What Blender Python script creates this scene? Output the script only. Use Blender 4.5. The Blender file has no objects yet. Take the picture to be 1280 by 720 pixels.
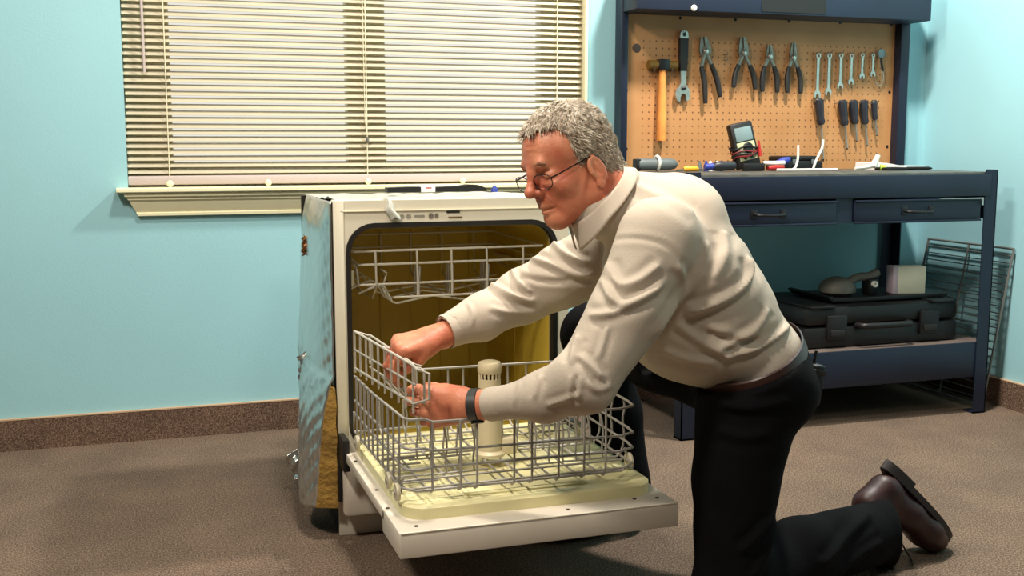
import bpy, bmesh, math, random
import numpy as np
from mathutils import Vector, Matrix, Quaternion

random.seed(7)
scene = bpy.context.scene
COL = scene.collection

# ------------------------------------------------------------------ camera
cam_d = bpy.data.cameras.new('camera')
cam = bpy.data.objects.new('camera', cam_d)
COL.objects.link(cam)
cam_d.sensor_width = 36.0
cam_d.lens = 36.0 * 1380.0 / 1280.0
cam.location = (0.0, 0.0, 0.97)
cam.rotation_euler = (math.radians(90) - math.atan(182.0 / 1380.0), 0.0, -math.radians(18.5))
cam_d.clip_start = 0.05
scene.camera = cam

# ------------------------------------------------------------------ world, lights, exposure
world = bpy.data.worlds.new('world')
scene.world = world
world.use_nodes = True
bg = world.node_tree.nodes['Background']
bg.inputs['Color'].default_value = (1.0, 0.97, 0.88, 1)
bg.inputs['Strength'].default_value = 0.85

def area_light(name, loc, target, size, power, col):
    d = bpy.data.lights.new(name, 'AREA')
    d.shape = 'DISK'
    d.size = size
    d.energy = power
    d.color = col
    o = bpy.data.objects.new(name, d)
    COL.objects.link(o)
    o.location = loc
    v = Vector(target) - Vector(loc)
    o.rotation_euler = v.to_track_quat('-Z', 'Y').to_euler()
    return o

area_light('key_light', (-0.85, 1.30, 2.70), (0.9, 2.6, 0.4), 0.34, 56, (1.0, 0.90, 0.77))
area_light('ceiling_light_window', (0.55, 2.25, 2.80), (0.6, 2.5, 0.0), 0.28, 44, (1.0, 0.91, 0.79))
area_light('ceiling_light_bench', (2.05, 2.74, 2.80), (2.05, 3.1, 0.6), 0.20, 92, (1.0, 0.94, 0.85))
area_light('front_light', (0.7, 0.15, 2.6), (1.0, 2.3, 0.5), 0.5, 18, (1.0, 0.90, 0.77))

vs = scene.view_settings
vs.view_transform = 'Standard'
vs.look = 'None'
vs.gamma = 1.0
vs.exposure = 0.0
vs.use_curve_mapping = False

# ------------------------------------------------------------------ helpers
def srgb(r, g, b):
    def c(v):
        v /= 255.0
        return v / 12.92 if v <= 0.04045 else ((v + 0.055) / 1.055) ** 2.4
    return (c(r), c(g), c(b), 1.0)

def mat(name, col, rough=0.5, metal=0.0, var=0.0, vscale=8.0, bump=0.0, bscale=60.0, col2=None, spec=0.5, coat=0.0, detail=4.0):
    """plain procedural material: colour + optional noise variation and relief"""
    m = bpy.data.materials.new(name)
    m.use_nodes = True
    nt = m.node_tree
    p = nt.nodes['Principled BSDF']
    p.inputs['Base Color'].default_value = col
    p.inputs['Roughness'].default_value = rough
    p.inputs['Metallic'].default_value = metal
    p.inputs['Specular IOR Level'].default_value = spec
    if coat:
        p.inputs['Coat Weight'].default_value = coat
    tc = nt.nodes.new('ShaderNodeTexCoord')
    if var or col2:
        n = nt.nodes.new('ShaderNodeTexNoise')
        n.inputs['Scale'].default_value = vscale
        n.inputs['Detail'].default_value = detail
        nt.links.new(tc.outputs['Object'], n.inputs['Vector'])
        r = nt.nodes.new('ShaderNodeValToRGB')
        c2 = col2 if col2 else tuple(min(1, c * (1 + var)) for c in col[:3]) + (1,)
        c1 = col if col2 else tuple(c * (1 - var) for c in col[:3]) + (1,)
        r.color_ramp.elements[0].position = 0.35
        r.color_ramp.elements[1].position = 0.65
        r.color_ramp.elements[0].color = c1
        r.color_ramp.elements[1].color = c2
        nt.links.new(n.outputs['Fac'], r.inputs['Fac'])
        nt.links.new(r.outputs['Color'], p.inputs['Base Color'])
    if bump:
        b = nt.nodes.new('ShaderNodeTexNoise')
        b.inputs['Scale'].default_value = bscale
        b.inputs['Detail'].default_value = 3
        nt.links.new(tc.outputs['Object'], b.inputs['Vector'])
        bn = nt.nodes.new('ShaderNodeBump')
        bn.inputs['Strength'].default_value = bump
        bn.inputs['Distance'].default_value = 0.01
        nt.links.new(b.outputs['Fac'], bn.inputs['Height'])
        nt.links.new(bn.outputs['Normal'], p.inputs['Normal'])
    return m

def V(*a):
    return Vector(a)

class MB:
    """collects simple shapes into ONE mesh"""
    def __init__(s):
        s.v = []; s.f = []
    def add(s, vs, fs):
        o = len(s.v)
        s.v += [tuple(v) for v in vs]
        s.f += [tuple(i + o for i in f) for f in fs]
        return s
    def box(s, x0, x1, y0, y1, z0, z1, b=0.0):
        if b <= 0:
            vs = [(x, y, z) for z in (z0, z1) for y in (y0, y1) for x in (x0, x1)]
            fs = [(0, 2, 3, 1), (4, 5, 7, 6), (0, 1, 5, 4), (2, 6, 7, 3), (0, 4, 6, 2), (1, 3, 7, 5)]
            return s.add(vs, fs)
        bm = bmesh.new()
        bmesh.ops.create_cube(bm, size=1.0)
        for v in bm.verts:
            v.co = ((x0 + x1) / 2 + v.co.x * (x1 - x0), (y0 + y1) / 2 + v.co.y * (y1 - y0), (z0 + z1) / 2 + v.co.z * (z1 - z0))
        bmesh.ops.bevel(bm, geom=bm.edges[:], offset=b, segments=2, affect='EDGES', profile=0.5)
        bm.verts.index_update()
        s.add([v.co.copy() for v in bm.verts], [[v.index for v in f.verts] for f in bm.faces])
        bm.free()
        return s
    def tube(s, pts, r, n=8, closed=False, r2=None):
        """round bar along a polyline; r may be a list"""
        pts = [Vector(p) for p in pts]
        m = len(pts)
        rr = r if isinstance(r, (list, tuple)) else [r] * m
        rings = []
        up = None
        for i, p in enumerate(pts):
            if closed:
                t = (pts[(i + 1) % m] - pts[i - 1])
            else:
                t = pts[min(i + 1, m - 1)] - pts[max(i - 1, 0)]
            t = t.normalized() if t.length > 1e-9 else Vector((0, 0, 1))
            if up is None:
                a = Vector((0, 0, 1)) if abs(t.z) < 0.9 else Vector((1, 0, 0))
                up = (a - t * a.dot(t)).normalized()
            else:
                up = up - t * up.dot(t)
                up = up.normalized() if up.length > 1e-6 else t.orthogonal().normalized()
            sd = t.cross(up)
            ry = (r2[i] if isinstance(r2, (list, tuple)) else r2) if r2 is not None else rr[i]
            rings.append([p + up * (math.cos(2 * math.pi * k / n) * rr[i]) + sd * (math.sin(2 * math.pi * k / n) * ry) for k in range(n)])
        vs = [v for ring in rings for v in ring]
        fs = []
        for i in range(m if closed else m - 1):
            a = i * n; b = ((i + 1) % m) * n
            for k in range(n):
                k2 = (k + 1) % n
                fs.append((a + k, a + k2, b + k2, b + k))
        if not closed:
            fs.append(tuple(range(n))[::-1])
            fs.append(tuple((m - 1) * n + k for k in range(n)))
        return s.add(vs, fs)
    def cyl(s, p0, p1, r, n=16, r1=None):
        return s.tube([p0, p1], [r, r if r1 is None else r1], n)
    def lathe(s, prof, n=20, origin=(0, 0, 0), axis=(0, 0, 1)):
        """prof: (radius, height) list turned about an axis"""
        q = Vector((0, 0, 1)).rotation_difference(Vector(axis))
        vs = []; fs = []
        o = Vector(origin)
        for (r, h) in prof:
            for k in range(n):
                a = 2 * math.pi * k / n
                vs.append(o + q @ Vector((r * math.cos(a), r * math.sin(a), h)))
        for i in range(len(prof) - 1):
            for k in range(n):
                k2 = (k + 1) % n
                fs.append((i * n + k, i * n + k2, (i + 1) * n + k2, (i + 1) * n + k))
        fs.append(tuple(range(n))[::-1])
        fs.append(tuple((len(prof) - 1) * n + k for k in range(n)))
        return s.add(vs, fs)
    def prism(s, outline, p0, ux, uy, ext):
        """2-D outline extruded: point = p0 + u*ux + v*uy, thickness along ext"""
        p0 = Vector(p0); ux = Vector(ux); uy = Vector(uy); ext = Vector(ext)
        n = len(outline)
        a = [p0 + ux * u + uy * v for (u, v) in outline]
        b = [p + ext for p in a]
        fs = [tuple(range(n))[::-1], tuple(range(n, 2 * n))]
        for k in range(n):
            k2 = (k + 1) % n
            fs.append((k, k2, n + k2, n + k))
        return s.add(a + b, fs)
    def ellipsoid(s, c, rx, ry, rz, n=16, m=10, rot=None):
        vs = []; fs = []
        for i in range(m + 1):
            th = math.pi * i / m
            for k in range(n):
                a = 2 * math.pi * k / n
                p = Vector((rx * math.sin(th) * math.cos(a), ry * math.sin(th) * math.sin(a), rz * math.cos(th)))
                if rot is not None:
                    p = rot @ p
                vs.append(Vector(c) + p)
        for i in range(m):
            for k in range(n):
                k2 = (k + 1) % n
                fs.append((i * n + k, (i + 1) * n + k, (i + 1) * n + k2, i * n + k2))
        return s.add(vs, fs)
    def mesh(s, name, smooth=False):
        me = bpy.data.meshes.new(name)
        me.from_pydata(s.v, [], s.f)
        bm = bmesh.new()
        bm.from_mesh(me)
        bmesh.ops.remove_doubles(bm, verts=bm.verts[:], dist=1e-6)
        bmesh.ops.recalc_face_normals(bm, faces=bm.faces[:])
        bm.to_mesh(me)
        bm.free()
        if smooth:
            me.polygons.foreach_set('use_smooth', [True] * len(me.polygons))
            try:
                me.set_sharp_from_angle(angle=math.radians(smooth if smooth > 1 else 40))
            except Exception:
                pass
        return me
    def build(s, name, material, parent=None, smooth=True):
        return link(name, s.mesh(name, smooth), material, parent)

def link(name, me, material, parent=None):
    if material is not None and not me.materials:
        me.materials.append(material)
    o = bpy.data.objects.new(name, me)
    COL.objects.link(o)
    if parent is not None:
        o.parent = parent
        o.matrix_parent_inverse = parent.matrix_basis.inverted()
    return o

def share(src, loc, parent=None):
    """another object on the same mesh data, moved by loc"""
    o = src.copy()
    COL.objects.link(o)
    o.location = Vector(src.location) + Vector(loc)
    return o

def thing(name, label, cat, loc=(0, 0, 0), group=None):
    o = bpy.data.objects.new(name, None)
    o.empty_display_size = 0.05
    COL.objects.link(o)
    o.location = loc
    return tag(o, label, cat, group)

def tag(o, label, cat, group=None):
    o['label'] = label
    o['category'] = cat
    if group:
        o['group'] = group
    return o

def struct(o, label=None):
    o['kind'] = 'structure'
    if label:
        o['label'] = label
    return o

def plabel(o, label):
    o['label'] = label
    return o

def smooth_pts(pts, it=2, closed=False):
    pts = [Vector(p) for p in pts]
    for _ in range(it):
        out = []
        m = len(pts)
        rng = range(m) if closed else range(m - 1)
        if not closed:
            out.append(pts[0])
        for i in rng:
            a = pts[i]; b = pts[(i + 1) % m]
            out.append(a * 0.75 + b * 0.25)
            out.append(a * 0.25 + b * 0.75)
        if not closed:
            out.append(pts[-1])
        pts = out
    return pts

def rounded_rect(x0, x1, z0, z1, r, n=6):
    out = []
    for (cx, cz, a0) in ((x1 - r, z1 - r, 0), (x0 + r, z1 - r, 90), (x0 + r, z0 + r, 180), (x1 - r, z0 + r, 270)):
        for k in range(n + 1):
            a = math.radians(a0 + 90 * k / n)
            out.append((cx + r * math.cos(a), cz + r * math.sin(a)))
    return out

def carpet(name, c1, c2, c3):
    m = bpy.data.materials.new(name)
    m.use_nodes = True
    nt = m.node_tree
    p = nt.nodes['Principled BSDF']
    p.inputs['Roughness'].default_value = 1.0
    p.inputs['Specular IOR Level'].default_value = 0.1
    tc = nt.nodes.new('ShaderNodeTexCoord')
    n1 = nt.nodes.new('ShaderNodeTexNoise'); n1.inputs['Scale'].default_value = 240; n1.inputs['Detail'].default_value = 3
    n2 = nt.nodes.new('ShaderNodeTexNoise'); n2.inputs['Scale'].default_value = 5; n2.inputs['Detail'].default_value = 5
    r1 = nt.nodes.new('ShaderNodeValToRGB')
    e = r1.color_ramp.elements
    e[0].position = 0.33; e[0].color = c1
    e[1].position = 0.68; e[1].color = c3
    k = e.new(0.5); k.color = c2
    mx = nt.nodes.new('ShaderNodeMix'); mx.data_type = 'RGBA'; mx.blend_type = 'MULTIPLY'
    r2 = nt.nodes.new('ShaderNodeValToRGB')
    r2.color_ramp.elements[0].position = 0.3; r2.color_ramp.elements[0].color = (0.82, 0.82, 0.82, 1)
    r2.color_ramp.elements[1].position = 0.7; r2.color_ramp.elements[1].color = (1.08, 1.06, 1.02, 1)
    bn = nt.nodes.new('ShaderNodeBump'); bn.inputs['Strength'].default_value = 0.35; bn.inputs['Distance'].default_value = 0.004
    for n in (n1, n2):
        nt.links.new(tc.outputs['Object'], n.inputs['Vector'])
    nt.links.new(n1.outputs['Fac'], r1.inputs['Fac'])
    nt.links.new(n2.outputs['Fac'], r2.inputs['Fac'])
    mx.inputs['Factor'].default_value = 1.0
    nt.links.new(r1.outputs['Color'], mx.inputs[6])
    nt.links.new(r2.outputs['Color'], mx.inputs[7])
    nt.links.new(mx.outputs[2], p.inputs['Base Color'])
    nt.links.new(n1.outputs['Fac'], bn.inputs['Height'])
    nt.links.new(bn.outputs['Normal'], p.inputs['Normal'])
    return m
# ------------------------------------------------------------------ room shell
M_wall = mat('wall_paint', srgb(154, 203, 212), 0.62, var=0.025, vscale=2.0, bump=0.05, bscale=180, spec=0.35)
M_wall2 = mat('unseen_wall_dark_grey', srgb(66, 64, 62), 0.8, var=0.02, vscale=2.0)  # dark grey for the unseen walls, set to cut bounced light
M_carpet = carpet('carpet', srgb(72, 60, 52), srgb(110, 94, 82), srgb(148, 129, 113))
M_carpet_base = carpet('carpet_strip', srgb(70, 54, 46), srgb(104, 84, 72), srgb(140, 118, 102))
M_cream = mat('cream_trim_paint', srgb(238, 232, 196), 0.4, var=0.02, vscale=12)
M_slat = mat('cream_vinyl_slat', srgb(192, 184, 160), 0.42, var=0.02, vscale=20)
M_mauve = mat('mauve_grey_vinyl', srgb(196, 182, 178), 0.45)
M_cord = mat('ivory_cord', srgb(240, 230, 198), 0.7)
M_beige_edge = mat('tan_binding', srgb(190, 160, 130), 0.8)

WY = 3.74   # face of the back wall
RX = 3.00   # face of the right wall
struct(MB().box(-2.32, RX + 0.12, -1.62, WY + 0.16, -0.06, 0.0).build('floor', M_carpet), 'brown speckled carpet floor')

# back wall with a real opening for the window
OX0, OX1, OZ0, OZ1 = -0.040, 1.535, 0.826, 1.98
wb = MB()
wb.box(-2.32, OX0, WY, WY + 0.16, 0, 2.9)
wb.box(OX1, RX + 0.12, WY, WY + 0.16, 0, 2.9)
wb.box(OX0, OX1, WY, WY + 0.16, 0, OZ0)
wb.box(OX0, OX1, WY, WY + 0.16, OZ1, 2.9)
struct(wb.build('wall_back', M_wall, smooth=False), 'light blue painted wall behind the dishwasher and bench')
struct(MB().box(RX, RX + 0.12, -1.5, WY, 0, 2.9).build('wall_right', M_wall, smooth=False), 'light blue painted wall at right of the bench')
struct(MB().box(-2.32, -2.2, -1.5, WY, 0, 2.9).build('wall_left', M_wall2, smooth=False), 'plain grey wall at the far left')
struct(MB().box(-2.32, RX + 0.12, -1.62, -1.5, 0, 2.9).build('wall_front', M_wall2, smooth=False), 'plain grey wall behind the camera')
struct(MB().box(-2.32, RX + 0.12, -1.62, WY + 0.16, 2.9, 2.98).build('ceiling', mat('ceiling_grey', srgb(84, 82, 80), 0.9), smooth=False), 'plain grey ceiling')

bb = MB().box(-2.2, RX - 0.014, WY - 0.014, WY, 0, 0.099)
o = struct(bb.build('baseboard_back', M_carpet_base, smooth=False), 'carpet strip baseboard along the back wall')
MB().box(-2.2, RX - 0.014, WY - 0.015, WY, 0.099, 0.103).build('edge_binding', M_beige_edge, o, smooth=False)
bb = MB().box(RX - 0.014, RX, -1.5, WY, 0, 0.099)
o = struct(bb.build('baseboard_right', M_carpet_base, smooth=False), 'carpet strip baseboard along the right wall')
MB().box(RX - 0.015, RX, -1.5, WY, 0.099, 0.103).build('edge_binding', M_beige_edge, o, smooth=False)

# window
M_glass = bpy.data.materials.new('window_glass')
M_glass.use_nodes = True
_nt = M_glass.node_tree
_p = _nt.nodes['Principled BSDF']
_p.inputs['Base Color'].default_value = (1, 1, 1, 1)
_p.inputs['Roughness'].default_value = 0.02
_p.inputs['Transmission Weight'].default_value = 1.0
_p.inputs['IOR'].default_value = 1.05
win = bpy.data.objects.new('window_1', None)
COL.objects.link(win)
win.location = (0.75, WY, OZ0)
struct(win, 'wide double window behind cream blinds')
FY0, FY1 = WY + 0.075, WY + 0.135
PX = ((0.105, 0.682), (0.815, 1.385))
PZ0, PZ1 = 0.898, 1.90
for nm, a in (('window_stile', (OX0, PX[0][0], OZ0, OZ1)), ('mullion', (PX[0][1], PX[1][0], OZ0, OZ1)), ('window_stile', (PX[1][1], OX1, OZ0, OZ1)),
              ('window_rail', (PX[0][0], PX[0][1], OZ0, PZ0)), ('window_rail', (PX[1][0], PX[1][1], OZ0, PZ0)),
              ('window_rail', (PX[0][0], PX[0][1], PZ1, OZ1)), ('window_rail', (PX[1][0], PX[1][1], PZ1, OZ1))):
    MB().box(a[0], a[1], FY0, FY1, a[2], a[3], 0.004).build(nm, M_cream, win)
for a, b in PX:
    MB().box(a, b, FY0 + 0.03, FY0 + 0.034, PZ0, PZ1).build('pane', M_glass, win, smooth=False)
MB().box(OX1 - 0.012, OX1 - 0.001, WY - 0.012, FY0, OZ0, OZ1, 0.002).build('window_jamb', M_cream, win)

def moulding(name, prof, xl, xr, parent):
    """profile of (z, outward, inset) extruded along x with mitred returns"""
    vs = []; fs = []
    n = len(prof)
    for (z, out, ins) in prof:
        vs.append((xl + ins, WY - out, z))
    for (z, out, ins) in prof:
        vs.append((xr - ins, WY - out, z))
    for k in range(n):
        k2 = (k + 1) % n
        fs.append((k, k2, n + k2, n + k))
    fs.append(tuple(range(n))); fs.append(tuple(range(n, 2 * n))[::-1])
    return MB().add(vs, fs).build(name, M_cream, parent, smooth=25)
moulding('window_sill', [(0.812, -0.07, 0), (0.812, 0.055, 0), (0.815, 0.06, 0), (0.824, 0.06, 0), (0.827, 0.055, 0), (0.827, -0.07, 0)], -0.075, 1.59, win)
moulding('window_apron', [(0.811, 0.001, 0.006), (0.811, 0.046, 0.006), (0.800, 0.046, 0.008), (0.797, 0.036, 0.014), (0.789, 0.036, 0.018), (0.785, 0.028, 0.022),
                          (0.772, 0.026, 0.028), (0.758, 0.020, 0.036), (0.748, 0.014, 0.041), (0.745, 0.018, 0.043), (0.737, 0.018, 0.046), (0.735, 0.012, 0.047), (0.735, 0.001, 0.047)], -0.060, 1.575, win)

# venetian blind: every slat its own part
bl = thing('venetian_blind', 'cream venetian blind with tilted slats covering the whole window', 'blind', (0.745, WY - 0.01, 0.834))
BX0, BX1, BY = -0.0385, 1.520, WY + 0.022
SP = 0.0208
tilt = math.radians(38)
prof = []
for k in range(5):
    t = (k / 4 - 0.5) * 0.0252
    c = 0.0022 * (1 - (2 * t / 0.0252) ** 2)
    prof.append((t, c))
pts2 = prof + [(t, c - 0.0006) for (t, c) in reversed(prof)]
ol = []
for t, c in pts2:      # room-side edge low
    y = -(-t) * math.cos(tilt) * 1.0 - c * math.sin(tilt)
    z = t * math.sin(tilt) + c * math.cos(tilt)
    ol.append((y, z))
slat = MB().prism(ol, (BX0, BY, 0), (0, 1, 0), (0, 0, 1), (BX1 - BX0, 0, 0)).build('slat', M_slat, bl, smooth=30)
slat.location.z += 0.878
for i in range(1, 51):
    s2 = slat.copy(); COL.objects.link(s2)
    s2.location.z = slat.location.z + SP * i
    s2.location.x = slat.location.x + random.uniform(-0.0025, 0.0025)
    s2.rotation_euler.y = random.uniform(-0.0006, 0.0006)
MB().box(BX0 - 0.002, BX1 + 0.002, BY - 0.016, BY + 0.012, 0.834, 0.863, 0.005).build('bottom_rail', M_mauve, bl)
MB().box(BX0, BX1, BY - 0.02, BY + 0.02, 1.94, 1.975, 0.002).build('head_rail', M_cream, bl)
for x in (0.088, 0.735, 1.424):
    MB().tube([(x, BY - 0.0125, 0.84), (x, BY - 0.0125, 1.94)], 0.0017, 6).build('ladder_cord', M_cord, bl)
    MB().tube([(x + 0.012, BY + 0.0125, 0.84), (x + 0.012, BY + 0.0125, 1.94)], 0.0014, 6).build('ladder_cord', M_cord, bl)
for x in (0.088, 0.40, 0.735, 1.07):
    MB().lathe([(0.004, 0), (0.011, 0.002), (0.011, 0.006), (0.006, 0.009)], 12, (x, BY - 0.0155, 0.838), (0, -1, 0)).build('cord_button', M_cream, bl)
MB().tube([(0.022, BY - 0.02, 1.935), (0.024, BY - 0.022, 1.19)], 0.0042, 6).build('tilt_wand', M_mauve, bl)
MB().tube([(0.722, BY - 0.016, 1.94), (0.728, BY - 0.017, 1.05), (0.735, BY - 0.017, 0.99)], 0.0012, 6).build('lift_cord', M_cord, bl)
MB().lathe([(0.003, 0), (0.006, 0.008), (0.004, 0.022)], 10, (0.735, BY - 0.017, 0.967)).build('cord_tassel', mat('grey_tassel', srgb(110, 110, 104), 0.5), bl)
# ------------------------------------------------------------------ workbench
M_blue = mat('dark_blue_steel', srgb(19, 28, 48), 0.45, var=0.10, vscale=5, bump=0.03, bscale=90)
M_blue_hdr = mat('dark_blue_hood_steel', srgb(26, 37, 56), 0.48, var=0.08, vscale=4)
M_top = mat('worn_grey_steel_top', srgb(92, 92, 86), 0.5, metal=0.35, var=0.25, vscale=18)
M_shelf = mat('grey_brown_shelf', srgb(92, 80, 74), 0.7, var=0.15, vscale=14)
M_black = mat('black_plastic', srgb(14, 14, 15), 0.5, var=0.1, vscale=30)
M_blackm = mat('black_metal', srgb(20, 20, 22), 0.4)
M_steel = mat('polished_steel', srgb(190, 188, 180), 0.28, metal=0.85, var=0.08, vscale=60)
M_steel_d = mat('dull_steel', srgb(132, 128, 118), 0.38, metal=0.75, var=0.15, vscale=60)
M_grip = mat('black_rubber_grip', srgb(30, 28, 28), 0.55)
M_navygrip = mat('navy_grip', srgb(36, 38, 46), 0.42)
M_wood = mat('orange_wood_handle', srgb(228, 150, 74), 0.45, var=0.12, vscale=26)
M_white = mat('white_plastic', srgb(232, 230, 220), 0.45)
M_paper = mat('white_paper', srgb(238, 236, 234), 0.8)
M_red = mat('red_plastic', srgb(170, 34, 30), 0.45)
M_yellow = mat('yellow_plastic', srgb(222, 166, 40), 0.5)
M_bluep = mat('blue_plastic', srgb(44, 62, 150), 0.45)
M_green = mat('lime_plastic', srgb(176, 210, 70), 0.5)
M_greyp = mat('grey_plastic', srgb(96, 104, 104), 0.5, var=0.08, vscale=30)

# pegboard: brown hardboard, inch-spaced small holes
M_peg = bpy.data.materials.new('pegboard_hardboard')
M_peg.use_nodes = True
nt = M_peg.node_tree
p = nt.nodes['Principled BSDF']
p.inputs['Roughness'].default_value = 0.55
tc = nt.nodes.new('ShaderNodeTexCoord')
sx = nt.nodes.new('ShaderNodeSeparateXYZ')
nt.links.new(tc.outputs['Object'], sx.inputs[0])
def mnode(op, a, b=None, c=None):
    n = nt.nodes.new('ShaderNodeMath'); n.operation = op
    for i, v in enumerate((a, b, c)):
        if v is None: continue
        if isinstance(v, (int, float)): n.inputs[i].default_value = v
        else: nt.links.new(v, n.inputs[i])
    return n.outputs[0]
PIT = 0.0254
fx = mnode('SUBTRACT', mnode('FRACT', mnode('DIVIDE', sx.outputs[0], PIT)), 0.5)
fz = mnode('SUBTRACT', mnode('FRACT', mnode('DIVIDE', sx.outputs[2], PIT)), 0.5)
d2 = mnode('ADD', mnode('MULTIPLY', fx, fx), mnode('MULTIPLY', fz, fz))
hole = mnode('LESS_THAN', d2, 0.0150)
inx = mnode('MULTIPLY', mnode('GREATER_THAN', sx.outputs[0], 1.738), mnode('LESS_THAN', sx.outputs[0], 2.78))
inz = mnode('MULTIPLY', mnode('GREATER_THAN', sx.outputs[2], 0.895), mnode('LESS_THAN', sx.outputs[2], 1.345))
hole = mnode('MULTIPLY', hole, mnode('MULTIPLY', inx, inz))
nz = nt.nodes.new('ShaderNodeTexNoise'); nz.inputs['Scale'].default_value = 6; nz.inputs['Detail'].default_value = 6
nt.links.new(tc.outputs['Object'], nz.inputs['Vector'])
rp = nt.nodes.new('ShaderNodeValToRGB')
rp.color_ramp.elements[0].position = 0.3; rp.color_ramp.elements[0].color = srgb(172, 122, 74)
rp.color_ramp.elements[1].position = 0.7; rp.color_ramp.elements[1].color = srgb(186, 137, 88)
nt.links.new(nz.outputs['Fac'], rp.inputs['Fac'])
mx = nt.nodes.new('ShaderNodeMix'); mx.data_type = 'RGBA'
nt.links.new(hole, mx.inputs['Factor'])
nt.links.new(rp.outputs['Color'], mx.inputs[6])
mx.inputs[7].default_value = srgb(106, 68, 38)
nt.links.new(mx.outputs[2], p.inputs['Base Color'])
bn = nt.nodes.new('ShaderNodeBump'); bn.invert = True; bn.inputs['Strength'].default_value = 0.4; bn.inputs['Distance'].default_value = 0.003
nt.links.new(hole, bn.inputs['Height']); nt.links.new(bn.outputs['Normal'], p.inputs['Normal'])

wbn = thing('workbench', 'dark blue steel workbench with drawers, pegboard back and overhead hood', 'workbench', (2.25, 3.44, 0))
LX0, LX1, LY0, LY1 = 1.640, 2.862, 3.160, 3.722
def angle_leg(x, sx_, y, sy_, z1, w=0.052, t=0.004):
    m = MB()
    m.box(min(x, x + sx_ * w), max(x, x + sx_ * w), min(y, y + sy_ * t), max(y, y + sy_ * t), 0, z1)
    m.box(min(x, x + sx_ * t), max(x, x + sx_ * t), min(y, y + sy_ * w), max(y, y + sy_ * w), 0, z1)
    m.box(min(x, x + sx_ * w), max(x, x + sx_ * w), min(y, y + sy_ * w), max(y, y + sy_ * w), 0, 0.006)
    return m.build('leg', M_blue, wbn, smooth=False)
angle_leg(LX0, 1, LY0, 1, 0.875); angle_leg(LX1, -1, LY0, 1, 0.875)
angle_leg(LX0, 1, LY1, -1, 0.835); angle_leg(LX1, -1, LY1, -1, 0.835)
MB().box(LX0 + 0.006, LX1 - 0.030, LY0 + 0.004, LY1, 0.842, 0.868, 0.003).build('bench_top', M_top, wbn)
MB().box(LX0 + 0.01, LX1 - 0.03, LY0 - 0.004, LY0 + 0.012, 0.783, 0.860, 0.003).build('front_apron', M_blue, wbn)
MB().box(LX0 + 0.004, LX0 + 0.012, LY0 + 0.05, LY1 - 0.05, 0.70, 0.842).build('side_apron', M_blue, wbn, smooth=False)
MB().box(LX1 - 0.012, LX1 - 0.004, LY0 + 0.05, LY1 - 0.05, 0.70, 0.842).build('side_apron', M_blue, wbn, smooth=False)
MB().box(2.203, 2.269, LY0 + 0.006, LY0 + 0.2, 0.700, 0.783).build('drawer_divider', M_blue, wbn, smooth=False)
for (a, b, hc) in ((1.742, 2.200, 1.941), (2.272, 2.793, 2.527)):
    d = MB().box(a + 0.01, b - 0.01, LY0 + 0.012, LY0 + 0.45, 0.708, 0.775).build('drawer', M_blue, wbn, smooth=False)
    m = MB().box(a, b, LY0 - 0.002, LY0 + 0.012, 0.702, 0.777, 0.003)
    m.build('drawer_front', M_blue, d)
    MB().box(a, b, LY0 - 0.008, LY0 - 0.002, 0.697, 0.704, 0.002).build('drawer_lip', M_blue, d)
    MB().box(a, b, LY0 - 0.008, LY0 - 0.002, 0.770, 0.777, 0.002).build('drawer_lip', M_blue, d)
    h = MB()
    h.tube(smooth_pts([(hc - 0.055, LY0 - 0.003, 0.738), (hc - 0.050, LY0 - 0.028, 0.736), (hc, LY0 - 0.034, 0.734), (hc + 0.050, LY0 - 0.028, 0.736), (hc + 0.055, LY0 - 0.003, 0.738)], 2), 0.0055, 8)
    for s in (-1, 1):
        h.box(hc + s * 0.055 - 0.012, hc + s * 0.055 + 0.012, LY0 - 0.006, LY0 - 0.001, 0.724, 0.752, 0.002)
    h.build('handle', M_blackm, d)
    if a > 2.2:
        MB().prism([(2.610, 0.7775), (2.7975, 0.7790), (2.7975, 0.752), (2.790, 0.752), (2.788, 0.7745), (2.612, 0.7760)], (0, LY0 - 0.0095, 0), (1, 0, 0), (0, 0, 1), (0, 0.0012, 0)).build('pale_edge_strip', M_steel, d, smooth=False)  # thin pale L-shaped strip along the drawer's top right edge
sh = MB().box(LX0 + 0.006, LX1 - 0.006, LY0 + 0.006, LY1 - 0.004, 0.255, 0.263).build('lower_shelf', M_shelf, wbn, smooth=False)
MB().box(LX0 + 0.006, LX1 - 0.006, LY0 + 0.003, LY0 + 0.010, 0.135, 0.262, 0.002).build('shelf_front_rail', M_blue, wbn)
MB().box(LX0 + 0.006, LX1 - 0.006, LY1 - 0.012, LY1 - 0.006, 0.175, 0.262).build('shelf_back_rail', M_blue, wbn, smooth=False)
pb = MB().box(1.662, 2.818, 3.704, 3.710, 0.868, 1.440).build('pegboard', M_peg, wbn, smooth=False)
for (x, z) in ((1.675, 1.156), (1.677, 0.947), (2.803, 1.166), (2.803, 0.954), (1.885, 1.418), (2.112, 1.420), (2.340, 1.422), (2.565, 1.424), (2.798, 1.424)):
    MB().lathe([(0.0055, 0), (0.0055, 0.002), (0.003, 0.0035)], 10, (x, 3.704, z), (0, -1, 0)).build('screw', M_blackm, pb)
MB().lathe([(0.016, 0), (0.016, 0.002), (0.013, 0.003)], 18, (1.712, 3.704, 1.307), (0, -1, 0)).build('round_plug', mat('dark_brown_plug', srgb(70, 58, 52), 0.6), pb)
for (a, b) in ((1.636, 1.662), (2.818, 2.858)):
    MB().box(a, b, 3.664, 3.722, 0.866, 1.58, 0.002).build('pegboard_post', M_blue, wbn)
hd = MB().box(1.640, 2.860, 3.550, 3.722, 1.426, 1.60, 0.003).build('hood', M_blue_hdr, wbn)
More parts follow.
